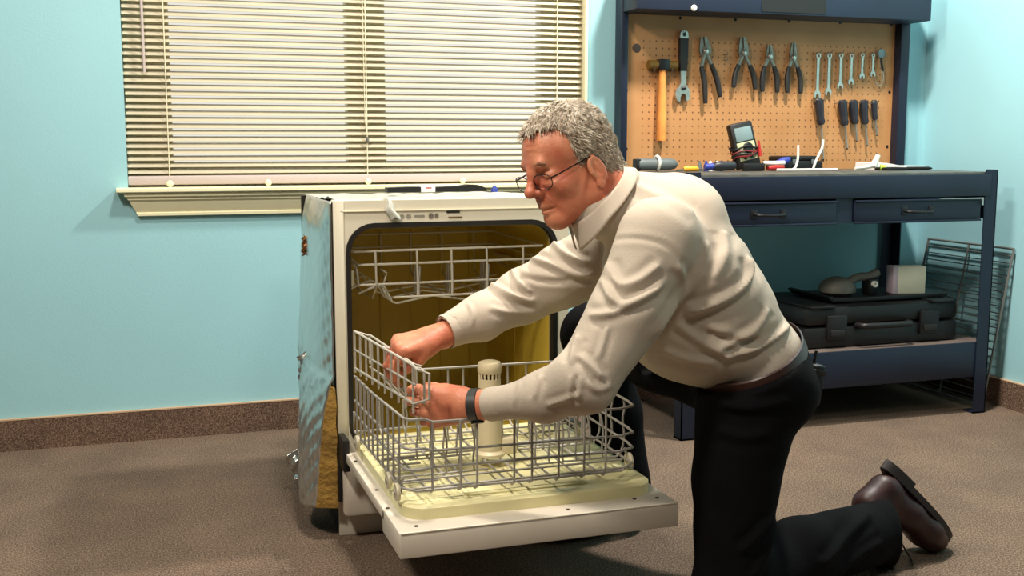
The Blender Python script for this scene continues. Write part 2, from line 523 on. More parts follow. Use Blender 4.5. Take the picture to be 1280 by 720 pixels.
MB().box(2.128, 2.395, 3.5475, 3.5500, 1.434, 1.50).build('name_plate', mat('black_plate', srgb(22, 20, 20), 0.5), hd, smooth=False)
MB().lathe([(0.011, 0), (0.011, 0.004), (0.007, 0.008)], 12, (1.858, 3.550, 1.436), (0, -1, 0)).build('bolt_head', M_white, hd)

# ---- tools hanging on the board
TY = 3.692
def hook(x, z, parent=None):
    return MB().tube(smooth_pts([(x, 3.706, z), (x, 3.690, z), (x, 3.676, z - 0.004), (x, 3.672, z + 0.008)], 1), 0.0016, 6).build('peg_hook', M_steel_d, pb)

# mallet
t = thing('mallet', 'mallet with orange wooden handle hanging at the left of the pegboard', 'hammer', (1.806, TY, 0.976))
hdl = []
for z, r in ((0.976, 0.0165), (0.985, 0.0175), (1.06, 0.0165), (1.15, 0.0140), (1.22, 0.0125), (1.252, 0.0125)):
    hdl.append((r, z))
MB().lathe([(r, z) for r, z in hdl], 16, (1.807, 3.683, 0)).build('handle', M_wood, t)
MB().box(1.786, 1.829, 3.664, 3.702, 1.230, 1.268, 0.004).build('head', M_blackm, t)
mf = mat('dark_amber_face', srgb(112, 84, 30), 0.35)
MB().cyl((1.786, 3.683, 1.248), (1.750, 3.683, 1.248), 0.0165, 16).build('striking_face', mf, t)
MB().cyl((1.829, 3.683, 1.248), (1.862, 3.683, 1.248), 0.0165, 16).build('striking_face', mf, t)
for x in (1.772, 1.842):
    hook(x, 1.228)

# adjustable wrench
t = thing('adjustable_wrench', 'adjustable wrench with black grip hanging beside the mallet', 'wrench', (1.892, TY, 1.12))
g = MB().prism(smooth_pts([(-0.012, 1.228), (-0.017, 1.30), (-0.0165, 1.355), (-0.008, 1.362), (0.008, 1.362), (0.0165, 1.355), (0.017, 1.30), (0.012, 1.228)], 1, True) and [(-0.012, 1.228), (-0.0155, 1.28), (-0.0165, 1.345), (0.0165, 1.345), (0.0155, 1.28), (0.012, 1.228)], (1.892, 3.680, 0), (1, 0, 0), (0, 0, 1), (0, 0.018, 0))
g.build('grip', M_grip, t)
st0 = MB()
ring = [(0.016 * math.cos(a), 1.358 + 0.016 * math.sin(a)) for a in [math.pi * k / 8 for k in range(9)]]
st0.prism([(0.0165, 1.345)] + ring + [(-0.0165, 1.345)], (1.892, 3.682, 0), (1, 0, 0), (0, 0, 1), (0, 0.013, 0))
st0.build('hang_end', M_steel, t, smooth=False)
st = MB()
st.prism([(-0.011, 1.228), (-0.010, 1.185), (-0.016, 1.172), (-0.027, 1.160), (-0.031, 1.142), (-0.024, 1.122), (-0.012, 1.116), (-0.010, 1.135), (-0.004, 1.146), (0.006, 1.147), (0.011, 1.140), (0.014, 1.120), (0.024, 1.124), (0.029, 1.142), (0.024, 1.163), (0.014, 1.174), (0.010, 1.185), (0.011, 1.228)],
         (1.892, 3.682, 0), (1, 0, 0), (0, 0, 1), (0, 0.013, 0))
st.build('wrench_body', M_steel, t, smooth=False)
MB().cyl((1.886, 3.680, 1.165), (1.900, 3.680, 1.168), 0.006, 10).build('adjusting_screw', M_blackm, t)
MB().lathe([(0.007, 0), (0.007, 0.002)], 12, (1.892, 3.682, 1.358), (0, -1, 0)).build('hang_hole', M_blackm, t)
hook(1.892, 1.366)

def pliers(label, piv, top, lend, rend, jw, ang=0.0, pocket=True, lknee=None, rknee=None):
    """piv (x,z) pivot, top (x,z) nose, lend/rend grip ends"""
    t = thing('pliers', label, 'pliers', (piv[0], TY, lend[1]), 'pliers hanging on the pegboard')
    px, pz = piv
    d = Vector((top[0] - px, 0, top[1] - pz)); L = d.length; d.normalize(); n = Vector((d.z, 0, -d.x))
    o = Vector((px, 3.690, pz))
    lk = lknee or (px - 0.014, pz - 0.030); rk = rknee or (px + 0.014, pz - 0.030)
    def jaw(s, yy):
        a = o + Vector((0, yy, 0))
        ol = [(0.0006 * s, L), (jw * 0.45 * s, L), (jw * 0.8 * s, L * 0.55), (jw * s, 0.008), (jw * 0.9 * s, -0.010), (0.001 * s, -0.012), (-0.3 * jw * s, 0.004), (0.0006 * s, L * 0.35)]
        return MB().prism(ol, a, n, d, (0, 0.009, 0))
    for s, end, kn, yy in ((-1, rend, rk, -0.003), (1, lend, lk, -0.009)):
        jo = jaw(s if s == 1 else -1, yy).build('jaw', M_steel_d, t, smooth=False)
        k = Vector((kn[0], 3.686, kn[1])); e = Vector((end[0], 3.684, end[1]))
        MB().tube([o + Vector((0, -0.004, 0.006)), (o + k) / 2, k], [0.008, 0.0075, 0.007], 8, r2=[0.005] * 3).build('steel_arm', M_steel_d, t)
        bow = (k + e) / 2 + Vector(((-1 if end[0] < px else 1) * 0.006, 0, 0.005))
        pp = smooth_pts([k, bow, e], 2)
        m = len(pp)
        MB().tube(pp, [0.0075 + 0.0025 * math.sin(math.pi * i / (m - 1)) for i in range(m)], 10).build('grip', M_grip, t)
    MB().lathe([(0.009, 0), (0.009, 0.003), (0.006, 0.005)], 12, (px, 3.681, pz), (0, -1, 0)).build('pivot_bolt', M_steel, t)
    hook(px, pz + 0.012)
    return t
pliers('long tongue-and-groove pliers with black grips beside the adjustable wrench', (1.981, 1.300), (1.972, 1.352), (1.984, 1.112), (2.045, 1.136), 0.022, lknee=(1.965, 1.245), rknee=(2.005, 1.255))
pliers('slip-joint pliers with spread black handles, second pliers from the left', (2.140, 1.298), (2.134, 1.356), (2.100, 1.172), (2.192, 1.166), 0.019, lknee=(2.120, 1.255), rknee=(2.166, 1.255))
pliers('diagonal cutters with bowed black grips, third pliers from the left', (2.250, 1.288), (2.249, 1.330), (2.222, 1.158), (2.286, 1.156), 0.013, lknee=(2.230, 1.252), rknee=(2.270, 1.252))
pliers('needle-nose pliers with black grips, rightmost pliers beside the wrenches', (2.352, 1.285), (2.352, 1.342), (2.330, 1.156), (2.388, 1.154), 0.013, lknee=(2.335, 1.252), rknee=(2.372, 1.252))

# combination wrenches
wr_lab = ['longest combination wrench in the row, at its left end', 'second longest combination wrench, second from the left in the row', 'third combination wrench from the left in the row', 'fourth combination wrench from the left in the row',
          'fifth combination wrench from the left, one of the short ones', 'shortest combination wrench, at the right end of the row']
for i, (x, z1, z0) in enumerate(((2.464, 1.303, 1.140), (2.513, 1.304, 1.150), (2.565, 1.305, 1.175), (2.613, 1.306, 1.192), (2.662, 1.308, 1.214), (2.711, 1.309, 1.224))):
    t = thing('combination_wrench', wr_lab[i], 'wrench', (x, TY, z0), 'combination wrenches hanging in a row')
    s = (z1 - z0) / 0.163
    k = 0.55 + 0.45 * s
    MB().prism([(-0.0055 * k, z0 + 0.022 * k), (-0.0055 * k, z1 - 0.014 * k), (0.0055 * k, z1 - 0.014 * k), (0.0055 * k, z0 + 0.022 * k)], (x, 3.688, 0), (1, 0, 0), (0, 0, 1), (0, 0.005, 0)).build('shank', M_steel, t, smooth=False)
    MB().prism([(-0.006 * k, z0 + 0.028 * k), (-0.014 * k, z0 + 0.016 * k), (-0.013 * k, z0 + 0.002 * k), (-0.007 * k, z0 - 0.002 * k), (-0.006 * k, z0 + 0.010 * k), (0, z0 + 0.014 * k), (0.006 * k, z0 + 0.010 * k), (0.008 * k, z0 - 0.002 * k), (0.014 * k, z0 + 0.003 * k), (0.014 * k, z0 + 0.016 * k), (0.006 * k, z0 + 0.028 * k)],
               (x, 3.687, 0), (1, 0, 0), (0, 0, 1), (0, 0.007, 0)).build('open_end', M_steel, t, smooth=False)
    rg = [Vector((x + 0.0085 * k * math.cos(a), 3.6905, z1 - 0.006 * k + 0.0085 * k * math.sin(a))) for a in [2 * math.pi * q / 14 for q in range(14)]]
    MB().tube(rg, 0.0036 * k, 6, closed=True).build('box_end', M_steel, t)
    hook(x, z1 + 0.006)

# ring-pull feeler tool
t = thing('inspection_mirror', 'small round grey tool with black strap and wire loop beside the wrenches', 'tool', (2.748, TY, 1.187))
MB().lathe([(0.017, 0), (0.018, 0.002), (0.018, 0.006), (0.014, 0.008)], 18, (2.747, 3.694, 1.312), (0, -1, 0)).build('round_head', mat('grey_blue_disc', srgb(120, 134, 136), 0.35, metal=0.4), t)
MB().tube(smooth_pts([(2.747, 3.688, 1.297), (2.749, 3.688, 1.272), (2.757, 3.688, 1.245)], 2), 0.0055, 8, r2=0.002).build('strap', M_black, t)
lp = smooth_pts([(2.757, 3.690, 1.247), (2.763, 3.690, 1.215), (2.752, 3.690, 1.188), (2.735, 3.690, 1.192), (2.727, 3.690, 1.205)], 2)
MB().tube(lp, 0.0018, 6).build('wire_loop', M_steel, t)

# screwdrivers
sd_lab = ['largest screwdriver with long shaft hanging under the longest wrench', 'thick-handled screwdriver at the left end of the group of four', 'second screwdriver from the left in the group of four', 'third screwdriver from the left in the group of four', 'slimmest screwdriver at the right end of the group of four']
for i, (top, mid, tip, r) in enumerate((((2.467, 1.137), (2.482, 1.037), (2.499, 0.897), 0.0175), ((2.571, 1.132), (2.588, 1.035), (2.605, 0.942), 0.0185), ((2.620, 1.133), (2.635, 1.041), (2.648, 0.973), 0.0170), ((2.668, 1.134), (2.681, 1.041), (2.697, 0.954), 0.0165), ((2.716, 1.134), (2.726, 1.057), (2.739, 0.995), 0.0125))):
    t = thing('screwdriver', sd_lab[i], 'screwdriver', (tip[0], TY, tip[1]), 'screwdrivers hanging on the pegboard')
    a = Vector((top[0], 3.682, top[1])); b = Vector((mid[0], 3.682, mid[1])); c = Vector((tip[0], 3.684, tip[1]))
    pr = [(0.0, 0.55), (0.06, 0.92), (0.2, 1.0), (0.55, 0.86), (0.75, 0.78), (0.9, 0.92), (1.0, 0.62)]
    MB().tube([a.lerp(b, q) for q, _ in pr], [r * w for _, w in pr], 10).build('handle', M_navygrip, t)
    MB().tube([b.lerp(c, -0.05), b.lerp(c, 0.93)], 0.0042, 8).build('shaft', M_steel, t)
    MB().tube([b.lerp(c, 0.92), c], [0.0042, 0.0025], 8).build('tip', M_blackm, t)
    hook(top[0] - r, top[1] - 0.012); hook(top[0] + r, top[1] - 0.012)
for (x, z) in ((2.066, 1.292), (2.066, 1.272)):
    hook(x, z)

# ---- clutter on the bench top (z = 0.868)
BT = 0.8685
t = thing('torch_canister', 'grey cylindrical canister with white ring lying on the bench behind the man', 'canister', (1.74, 3.56, BT))
MB().tube([(1.655 + q, 3.57, BT + 0.0245) for q in (0.0, 0.006, 0.13, 0.15, 0.158)], [0.012, 0.021, 0.021, 0.017, 0.010], 16).build('body', M_greyp, t)
MB().tube([(1.736 + 0.0 * q, 3.57 + 0.0235 * math.cos(q), BT + 0.0292 + 0.0235 * math.sin(q)) for q in [2 * math.pi * k / 20 for k in range(20)]], 0.0055, 8, closed=True).build('white_ring', M_white, t)
MB().box(1.648, 1.668, 3.553, 3.587, BT + 0.002, BT + 0.044, 0.004).build('end_cap', M_black, t)
t = thing('chisel', 'small yellow-handled tool lying flat beside the grey canister', 'tool', (1.83, 3.50, BT))
MB().tube([(1.805, 3.50, BT + 0.009), (1.815, 3.50, BT + 0.010), (1.855, 3.50, BT + 0.010), (1.862, 3.50, BT + 0.008)], [0.006, 0.010, 0.009, 0.006], 10).build('handle', M_yellow, t)
MB().tube([(1.862, 3.50, BT + 0.008), (1.90, 3.497, BT + 0.006)], 0.003, 6).build('blade', M_steel_d, t)
MB().tube([(1.775, 3.495, BT + 0.004), (1.81, 3.50, BT + 0.007)], 0.0035, 6).build('tang', M_steel_d, t)
t = thing('stubby_screwdriver', 'dark grey stubby screwdriver lying on the bench left of the meter', 'screwdriver', (1.93, 3.47, BT))
q0, q1 = Vector((1.905, 3.47, BT + 0.018)), Vector((1.995, 3.475, BT + 0.020))
MB().tube([q0.lerp(q1, a) for a in (0, .08, .3, .7, .92, 1)], [0.010, 0.016, 0.0175, 0.0165, 0.0165, 0.010], 12).build('handle', M_navygrip, t)
MB().tube([(1.872, 3.47, BT + 0.016), (1.905, 3.47, BT + 0.018)], [0.010, 0.012], 10).build('collar', M_bluep, t)
for k, (dx, dy, m_, lb) in enumerate(((0, 0, M_bluep, 'left blue'), (0.022, 0.01, M_white, 'left white'), (0.045, 0.002, M_white, 'right white'), (-0.02, 0.012, M_greyp, 'grey'), (0.065, 0.006, M_bluep, 'right blue'))):
    tag(MB().lathe([(0.009, 0), (0.0095, 0.012), (0.006, 0.026), (0.004, 0.036)], 10, (1.915 + dx, 3.54 + dy, BT)).build('wire_connector', m_),
        lb + ' twist-on wire connector of those standing behind the stubby screwdriver', 'connector', 'wire connectors on the bench')

# multimeter leaning back
t = thing('multimeter', 'dark handheld multimeter with pale screen leaning up on the bench', 'multimeter', (2.075, 3.50, BT))
mroot = Matrix.Translation((2.082, 3.515, BT + 0.014)) @ Matrix.Rotation(math.radians(-11), 4, 'Y') @ Matrix.Rotation(math.radians(-9), 4, 'X')
def local(mb, M):
    mb.v = [tuple(M @ Vector(v)) for v in mb.v]
    return mb
local(MB().box(-0.046, 0.046, 0, 0.035, 0, 0.165, 0.008), mroot).build('case', M_black, t)
local(MB().box(-0.034, 0.034, -0.0025, 0.002, 0.096, 0.146, 0.002), mroot).build('screen', mat('lcd_grey_blue', srgb(120, 140, 142), 0.25), t)
local(MB().box(-0.036, 0.036, -0.002, 0.002, 0.026, 0.092, 0.002), mroot).build('face_plate', mat('pale_olive_plate', srgb(176, 178, 140), 0.5), t)
local(MB().lathe([(0.019, 0), (0.019, 0.006), (0.015, 0.010)], 18, (0.004, -0.002, 0.070), (0, -1, 0)), mroot).build('dial', M_black, t)
for dx in (-0.014, 0.012):
    local(MB().lathe([(0.0055, 0), (0.0055, 0.002)], 12, (dx, -0.002, 0.034), (0, -1, 0)), mroot).build('socket', M_blackm, t)
for k in range(4):
    pts = [mroot @ Vector((0.053 * math.cos(a) * (1 + 0.02 * k), 0.0175 - 0.030 * math.sin(a), 0.046 + 0.008 * k + 0.006 * math.sin(3 * a + k) + 0.008 * math.cos(a + k))) for a in [2 * math.pi * q / 24 for q in range(24)]]
    MB().tube(pts, 0.0035, 6, closed=True).build('test_lead', mat('dark_red_lead', srgb(110, 22, 22), 0.5) if k % 2 == 0 else M_black, t)
local(MB().tube([(0.040, -0.012, 0.030), (0.046, -0.014, 0.085)], [0.007, 0.004], 8), mroot).build('red_probe', M_red, t)
MB().box(2.040, 2.128, 3.492, 3.515, BT, BT + 0.028, 0.006).build('lead_bundle', M_black, t)

t = thing('red_blue_pliers', 'red and blue handled cutters lying beside the meter', 'pliers', (2.19, 3.50, BT))
MB().tube([(2.135, 3.485, BT + 0.010), (2.16, 3.482, BT + 0.011), (2.20, 3.49, BT + 0.012)], [0.008, 0.010, 0.008], 10).build('red_handle', M_red, t)
MB().tube([(2.135, 3.52, BT + 0.028), (2.18, 3.515, BT + 0.026), (2.215, 3.505, BT + 0.028)], [0.007, 0.009, 0.008], 10).build('white_handle', M_white, t)
MB().tube([(2.18, 3.53, BT + 0.018), (2.225, 3.53, BT + 0.032), (2.25, 3.53, BT + 0.04)], [0.010, 0.016, 0.010], 10).build('blue_grip', M_bluep, t)
t = thing('black_case', 'small flat black case lying at the back of the bench', 'case', (2.30, 3.58, BT))
MB().box(2.225, 2.405, 3.545, 3.655, BT, BT + 0.034, 0.006).build('case_base', M_black, t)
MB().box(2.232, 2.395, 3.552, 3.65, BT + 0.034, BT + 0.052, 0.008).build('case_lid', M_black, t)
for x in (2.28, 2.36):
    MB().box(x - 0.007, x + 0.007, 3.541, 3.546, BT + 0.022, BT + 0.04, 0.001).build('latch', M_greyp, t)
hz_lab = ['straight white plastic hose end standing up in front of the black case', 'bent white plastic hose end standing up in front of the black case']
for i, pts in enumerate(([(2.196, 3.43, BT + 0.004), (2.212, 3.43, BT + 0.010), (2.222, 3.43, BT + 0.04), (2.220, 3.43, BT + 0.092)], [(2.285, 3.43, BT + 0.004), (2.293, 3.43, BT + 0.03), (2.310, 3.43, BT + 0.062), (2.322, 3.43, BT + 0.085), (2.323, 3.43, BT + 0.112)])):
    tag(MB().tube(smooth_pts(pts, 2), 0.0045, 8).build('plastic_hose', M_white), hz_lab[i], 'hose', 'white hose ends on the bench')
tag(MB().tube(smooth_pts([(2.13, 3.42, BT + 0.005), (2.20, 3.405, BT + 0.005), (2.30, 3.41, BT + 0.005), (2.365, 3.40, BT + 0.005)], 2), 0.0048, 8).build('plastic_hose', M_white), 'white plastic hose lying along the front of the bench', 'hose', 'white hose ends on the bench')
t = thing('caulk_nozzle', 'white plastic elbow with lime green tip on the bench right of the case', 'fitting', (2.55, 3.45, BT))
MB().tube(smooth_pts([(2.47, 3.44, BT + 0.008), (2.52, 3.45, BT + 0.011), (2.562, 3.45, BT + 0.018)], 1), [0.006, 0.007, 0.008, 0.008] + [0.008] * 0, 8).build('long_arm', M_white, t) if False else MB().tube([(2.47, 3.44, BT + 0.008), (2.52, 3.45, BT + 0.011), (2.562, 3.45, BT + 0.018)], [0.005, 0.007, 0.009], 8).build('long_arm', M_white, t)
MB().tube([(2.553, 3.45, BT + 0.014), (2.565, 3.45, BT + 0.034), (2.575, 3.45, BT + 0.055)], [0.014, 0.011, 0.009], 10).build('short_arm', M_white, t)
MB().tube([(2.574, 3.435, BT + 0.010), (2.592, 3.425, BT + 0.011)], [0.011, 0.008], 10).build('green_tip', M_green, t)
tag(MB().box(2.575, 2.668, 3.40, 3.47, BT, BT + 0.011, 0.002).build('notepad', M_black), 'thin black notepad lying beside the white papers', 'notepad')
pp = MB()
nx = 10
gv = []
for j in range(2):
    for i in range(nx + 1):
        x = 2.60 + 0.22 * i / nx
        gv.append((x, 3.49 + 0.13 * j, BT + 0.013 + 0.014 * math.exp(-((i - 1.0) / 3.0) ** 2)))
fs = [(i, i + 1, nx + 2 + i, nx + 1 + i) for i in range(nx)]
n0 = len(gv)
gv2 = gv + [(x, y, BT + 0.0005) for (x, y, z) in gv]
f2 = fs + [tuple(k + n0 for k in f)[::-1] for f in fs] + [(i + 1, i, n0 + i, n0 + i + 1) for i in range(nx)] + [(nx + 1 + i, nx + 2 + i, n0 + nx + 2 + i, n0 + nx + 1 + i) for i in range(nx)]
f2 += [(0, nx + 1, n0 + nx + 1, n0), (nx, n0 + nx, n0 + 2 * nx + 1, 2 * nx + 1)]
tag(pp.add(gv2, f2).build('paper_stack', M_paper, smooth=30), 'loose stack of white papers on the right end of the bench', 'papers')
tag(MB().tube([(2.70, 3.455, BT + 0.006), (2.71, 3.455, BT + 0.006), (2.80, 3.45, BT + 0.006), (2.815, 3.45, BT + 0.005)], [0.003, 0.006, 0.006, 0.003], 8).build('marker_pen', M_black), 'black marker pen lying in front of the white papers', 'pen')

# ---- lower shelf (z = 0.263)
S0 = 0.2635
t = thing('tool_case', 'large black moulded tool case lying on the lower bench shelf', 'tool case', (2.45, 3.38, S0))
MB().box(2.130, 2.770, 3.215, 3.62, S0, S0 + 0.075, 0.014).build('case_base', M_black, t)
MB().box(2.130, 2.770, 3.215, 3.62, S0 + 0.079, S0 + 0.145, 0.018).build('case_lid', M_black, t)
MB().tube(smooth_pts([(2.34, 3.216, S0 + 0.075), (2.345, 3.185, S0 + 0.077), (2.36, 3.178, S0 + 0.077), (2.53, 3.178, S0 + 0.077), (2.545, 3.185, S0 + 0.077), (2.55, 3.216, S0 + 0.075)], 2), 0.011, 10).build('handle', M_black, t)
for x in (2.255, 2.64):
    l = MB().box(x - 0.04, x + 0.04, 3.203, 3.216, S0 + 0.03, S0 + 0.115, 0.005).build('latch', M_black, t)
    MB().box(x - 0.028, x + 0.028, 3.198, 3.204, S0 + 0.042, S0 + 0.066, 0.002).build('latch_tab', M_greyp if False else M_grip, l)
for x in (2.20, 2.70):
    MB().box(x - 0.05, x + 0.05, 3.208, 3.55, S0 + 0.140, S0 + 0.150, 0.004).build('lid_rib', M_black, t)
C0 = S0 + 0.1505
t = thing('tray', 'shallow black tray resting on top of the tool case', 'tray', (2.52, 3.38, C0))
MB().prism([(-0.26, 0.018), (-0.24, 0.0), (0.22, 0.0), (0.245, 0.016), (0.225, 0.010), (0.21, 0.006), (-0.225, 0.006), (-0.245, 0.022)], (2.52, 3.27, C0), (1, 0, 0), (0, 0, 1), (0, 0.26, 0)).build('tray_body', M_black, t)
MB().box(2.275, 2.76, 3.266, 3.272, C0, C0 + 0.014, 0.002).build('tray_rim', M_black, t)
M_pump = mat('dusty_grey_pump', srgb(104, 102, 92), 0.6, var=0.15, vscale=30)
t = thing('pump_motor', 'dusty grey pump part lying on the black tray', 'pump', (2.42, 3.38, C0 + 0.007))
MB().lathe([(0.050, 0), (0.066, 0.012), (0.066, 0.030), (0.052, 0.050), (0.030, 0.062), (0.012, 0.066)], 20, (2.385, 3.40, C0 + 0.007)).build('pump_body', M_pump, t)
MB().tube(smooth_pts([(2.42, 3.39, C0 + 0.050), (2.46, 3.385, C0 + 0.072), (2.50, 3.375, C0 + 0.070), (2.535, 3.37, C0 + 0.088)], 2), 0.016, 10).build('pump_outlet', M_pump, t)
MB().lathe([(0.011, 0), (0.011, 0.012), (0.006, 0.012), (0.006, 0.004)], 14, (2.50, 3.345, C0 + 0.048), (0, -1, 0)).build('white_bushing', M_white, t)
MB().box(2.485, 2.53, 3.35, 3.40, C0 + 0.007, C0 + 0.065, 0.008).build('bracket', M_black, t)
t = thing('white_box', 'small white cardboard box standing on the black tray', 'box', (2.65, 3.37, C0 + 0.007))
local(MB().box(-0.062, 0.062, -0.026, 0.026, 0, 0.100, 0.0015), Matrix.Translation((2.652, 3.36, C0 + 0.0075)) @ Matrix.Rotation(math.radians(-12), 4, 'Z')).build('carton', mat('off_white_card', srgb(226, 224, 200), 0.7, var=0.03, vscale=10), t)
local(MB().box(-0.0635, -0.044, -0.0275, 0.0275, 0.001, 0.1005, 0.0012), Matrix.Translation((2.652, 3.36, C0 + 0.0075)) @ Matrix.Rotation(math.radians(-12), 4, 'Z')).build('label_strip', mat('lilac_strip', srgb(196, 178, 190), 0.7), t)

# ---- wire shelf leaning on the right wall
M_wire_g = mat('grey_coated_wire', srgb(120, 122, 118), 0.4, metal=0.4)
t = thing('wire_shelf', 'wire shelf panel leaning on the right wall beside the bench', 'wire shelf', (2.93, 3.42, 0))
def WS(u, v):   # u along depth, v up the panel
    return Vector((2.885 + 0.103 * v, 3.20 + 0.46 * u, 0.012 + 0.575 * v))
for u in (0.0, 1.0):
    MB().tube([WS(u, 0), WS(u, 1)], 0.0045, 8).build('frame_bar', M_wire_g, t)
for v in (0.0, 1.0):
    MB().tube([WS(0, v), WS(1, v)], 0.0045, 8).build('frame_bar', M_wire_g, t)
MB().tube([WS(0.5, 0), WS(0.5, 1)], 0.0040, 8).build('frame_bar', M_wire_g, t)
for k in range(1, 22):
    MB().tube([WS(0, k / 22), WS(1, k / 22)], 0.0022, 6).build('wire', M_wire_g, t)
# ------------------------------------------------------------------ dishwasher
M_enamel = mat('white_enamel', srgb(226, 219, 198), 0.35, var=0.02, vscale=6)
M_enamel2 = mat('white_enamel_door', srgb(222, 212, 196), 0.4, var=0.03, vscale=10)
M_tub = mat('mustard_plastic_tub', srgb(188, 162, 62), 0.38, var=0.05, vscale=7)
M_liner = mat('pale_yellow_liner', srgb(232, 224, 172), 0.4, var=0.03, vscale=9)
M_gasket = mat('black_rubber_gasket', srgb(22, 19, 16), 0.5)
M_wire = mat('grey_nylon_coated_wire', srgb(158, 154, 146), 0.42)
M_wire2 = mat('pale_nylon_coated_wire', srgb(188, 182, 168), 0.42)
M_roller = mat('ivory_roller', srgb(206, 196, 168), 0.45)
M_tower = mat('ivory_plastic_tower', srgb(226, 214, 178), 0.4)
M_tan = mat('tan_fibre_insulation', srgb(150, 116, 52), 0.95, var=0.2, vscale=22, bump=0.6, bscale=70)
M_hinge = mat('dark_hinge_metal', srgb(40, 38, 36), 0.5, metal=0.4)
M_hole = mat('dark_screw', srgb(52, 46, 40), 0.5)
M_foil = mat('silver_foil', srgb(222, 224, 220), 0.28, metal=0.95, var=0.06, vscale=9, bump=0.10, bscale=22)
M_plast = mat('grey_plastic_sheet', srgb(186, 188, 178), 0.3, var=0.08, vscale=12, bump=0.3, bscale=18)
M_print = mat('faded_grey_print', srgb(150, 146, 134), 0.6)

DX0, DX1, DY, DZ = 0.428, 1.030, 2.620, 0.832
dw = thing('dishwasher', 'white dishwasher with yellow tub and foil insulation, door folded down open', 'dishwasher', (0.73, 2.9, 0))

def ring_plate(outer, inner, y0, y1):
    """plate between two closed outlines of the same count, between two y planes"""
    n = len(outer)
    vs = [(x, y0, z) for x, z in outer] + [(x, y0, z) for x, z in inner] + [(x, y1, z) for x, z in outer] + [(x, y1, z) for x, z in inner]
    fs = []
    for k in range(n):
        j = (k + 1) % n
        fs += [(k, j, n + j, n + k), (2 * n + j, 2 * n + k, 3 * n + k, 3 * n + j), (j, k, 2 * n + k, 2 * n + j), (n + k, n + j, 3 * n + j, 3 * n + k)]
    return MB().add(vs, fs)
OPX0, OPX1, OPZ0, OPZ1, OPR = 0.457, 0.999, 0.215, 0.778, 0.070
outer = rounded_rect(DX0, DX1, 0.130, DZ, 0.004)
inner = rounded_rect(OPX0, OPX1, OPZ0, OPZ1, OPR)
ring_plate(outer, inner, DY, DY + 0.028).build('front_frame', M_enamel, dw, smooth=30)
MB().box(DX0 + 0.018, DX1 - 0.002, DY - 0.004, DY, 0.806, 0.8075).build('frame_crease', M_enamel, dw, smooth=False)
MB().box(DX0, DX0 + 0.026, DY - 0.004, DY + 0.03, 0.25, DZ + 0.002, 0.003).build('corner_strip', M_enamel, dw)
# gasket and tub
g_out = rounded_rect(OPX0 + 0.0005, OPX1 - 0.0005, OPZ0, OPZ1 - 0.0005, OPR)
g_in = rounded_rect(OPX0 + 0.012, OPX1 - 0.012, OPZ0 + 0.012, OPZ1 - 0.012, OPR - 0.012)
ring_plate(g_out, g_in, DY - 0.003, DY + 0.022).build('gasket', M_gasket, dw, smooth=30)
t_in = rounded_rect(OPX0 + 0.014, OPX1 - 0.014, OPZ0 + 0.014, OPZ1 - 0.014, OPR - 0.014)
t_out = rounded_rect(OPX0 + 0.002, OPX1 - 0.002, OPZ0 + 0.002, OPZ1 - 0.002, OPR - 0.002)
TYB = 3.150
n = len(t_in)
tv = [(x, DY + 0.024, z) for x, z in t_out] + [(x, DY + 0.024, z) for x, z in t_in] + [(x, TYB - 0.02, z) for x, z in t_in] + [(0.728 + (x - 0.728) * 0.96, TYB, 0.496 + (z - 0.496) * 0.96) for x, z in t_in] + [(x, TYB + 0.012, z) for x, z in t_out]
tf = []
for lay in range(4):
    if lay == 3:
        continue
    for k in range(n):
        j = (k + 1) % n
        tf.append((lay * n + k, lay * n + j, (lay + 1) * n + j, (lay + 1) * n + k))
tf.append(tuple(range(3 * n, 4 * n)))
for k in range(n):
    j = (k + 1) % n
    tf.append((j, k, 4 * n + k, 4 * n + j))
tf.append(tuple(range(4 * n, 5 * n))[::-1])
MB().add(tv, tf).build('tub', M_tub, dw, smooth=35)
rim = rounded_rect(OPX0 + 0.0125, OPX1 - 0.0125, OPZ0 + 0.0125, OPZ1 - 0.0125, OPR - 0.0125)
MB().tube([(x, DY + 0.020, z) for x, z in rim], 0.0022, 6, closed=True).build('tub_rim', mat('grey_tub_rim', srgb(120, 108, 84), 0.4), dw)
# ribs pressed into the tub back and right wall
for x in (0.56, 0.65, 0.74, 0.83, 0.92):
    MB().box(x - 0.004, x + 0.004, TYB - 0.004, TYB + 0.001, 0.27, 0.72, 0.002).build('tub_rib', M_tub, dw)
for y in (2.76, 2.84, 2.92, 3.0):
    MB().box(0.9835, 0.9855, y - 0.004, y + 0.004, 0.30, 0.70, 0.0008).build('tub_rib', M_tub, dw)
# catch slot and printed marks on the top strip
MB().box(0.707, 0.741, DY - 0.0025, DY, 0.7985, 0.8035, 0.001).build('latch_slot', M_gasket, dw)
MB().box(0.711, 0.747, DY - 0.0025, DY, 0.7865, 0.7895, 0.001).build('latch_slot', mat('brown_slot', srgb(112, 86, 50), 0.5), dw)
for (x, w, h) in ((0.563, 0.020, 0.012), (0.590, 0.011, 0.010), (0.606, 0.012, 0.010), (0.626, 0.026, 0.006), (0.662, 0.012, 0.014), (0.677, 0.010, 0.012)):
    MB().prism(rounded_rect(x, x + w, 0.792 - h / 2, 0.792 + h / 2, min(w, h) * 0.4, 4), (0, DY - 0.0008, 0), (1, 0, 0), (0, 0, 1), (0, 0.0007, 0)).build('printed_mark', mat('faded_print', srgb(150 if w > 0.012 or h < 0.012 else 120, 146 if w > 0.012 or h < 0.012 else 112, 134 if w > 0.012 or h < 0.012 else 100), 0.6), dw, smooth=False)
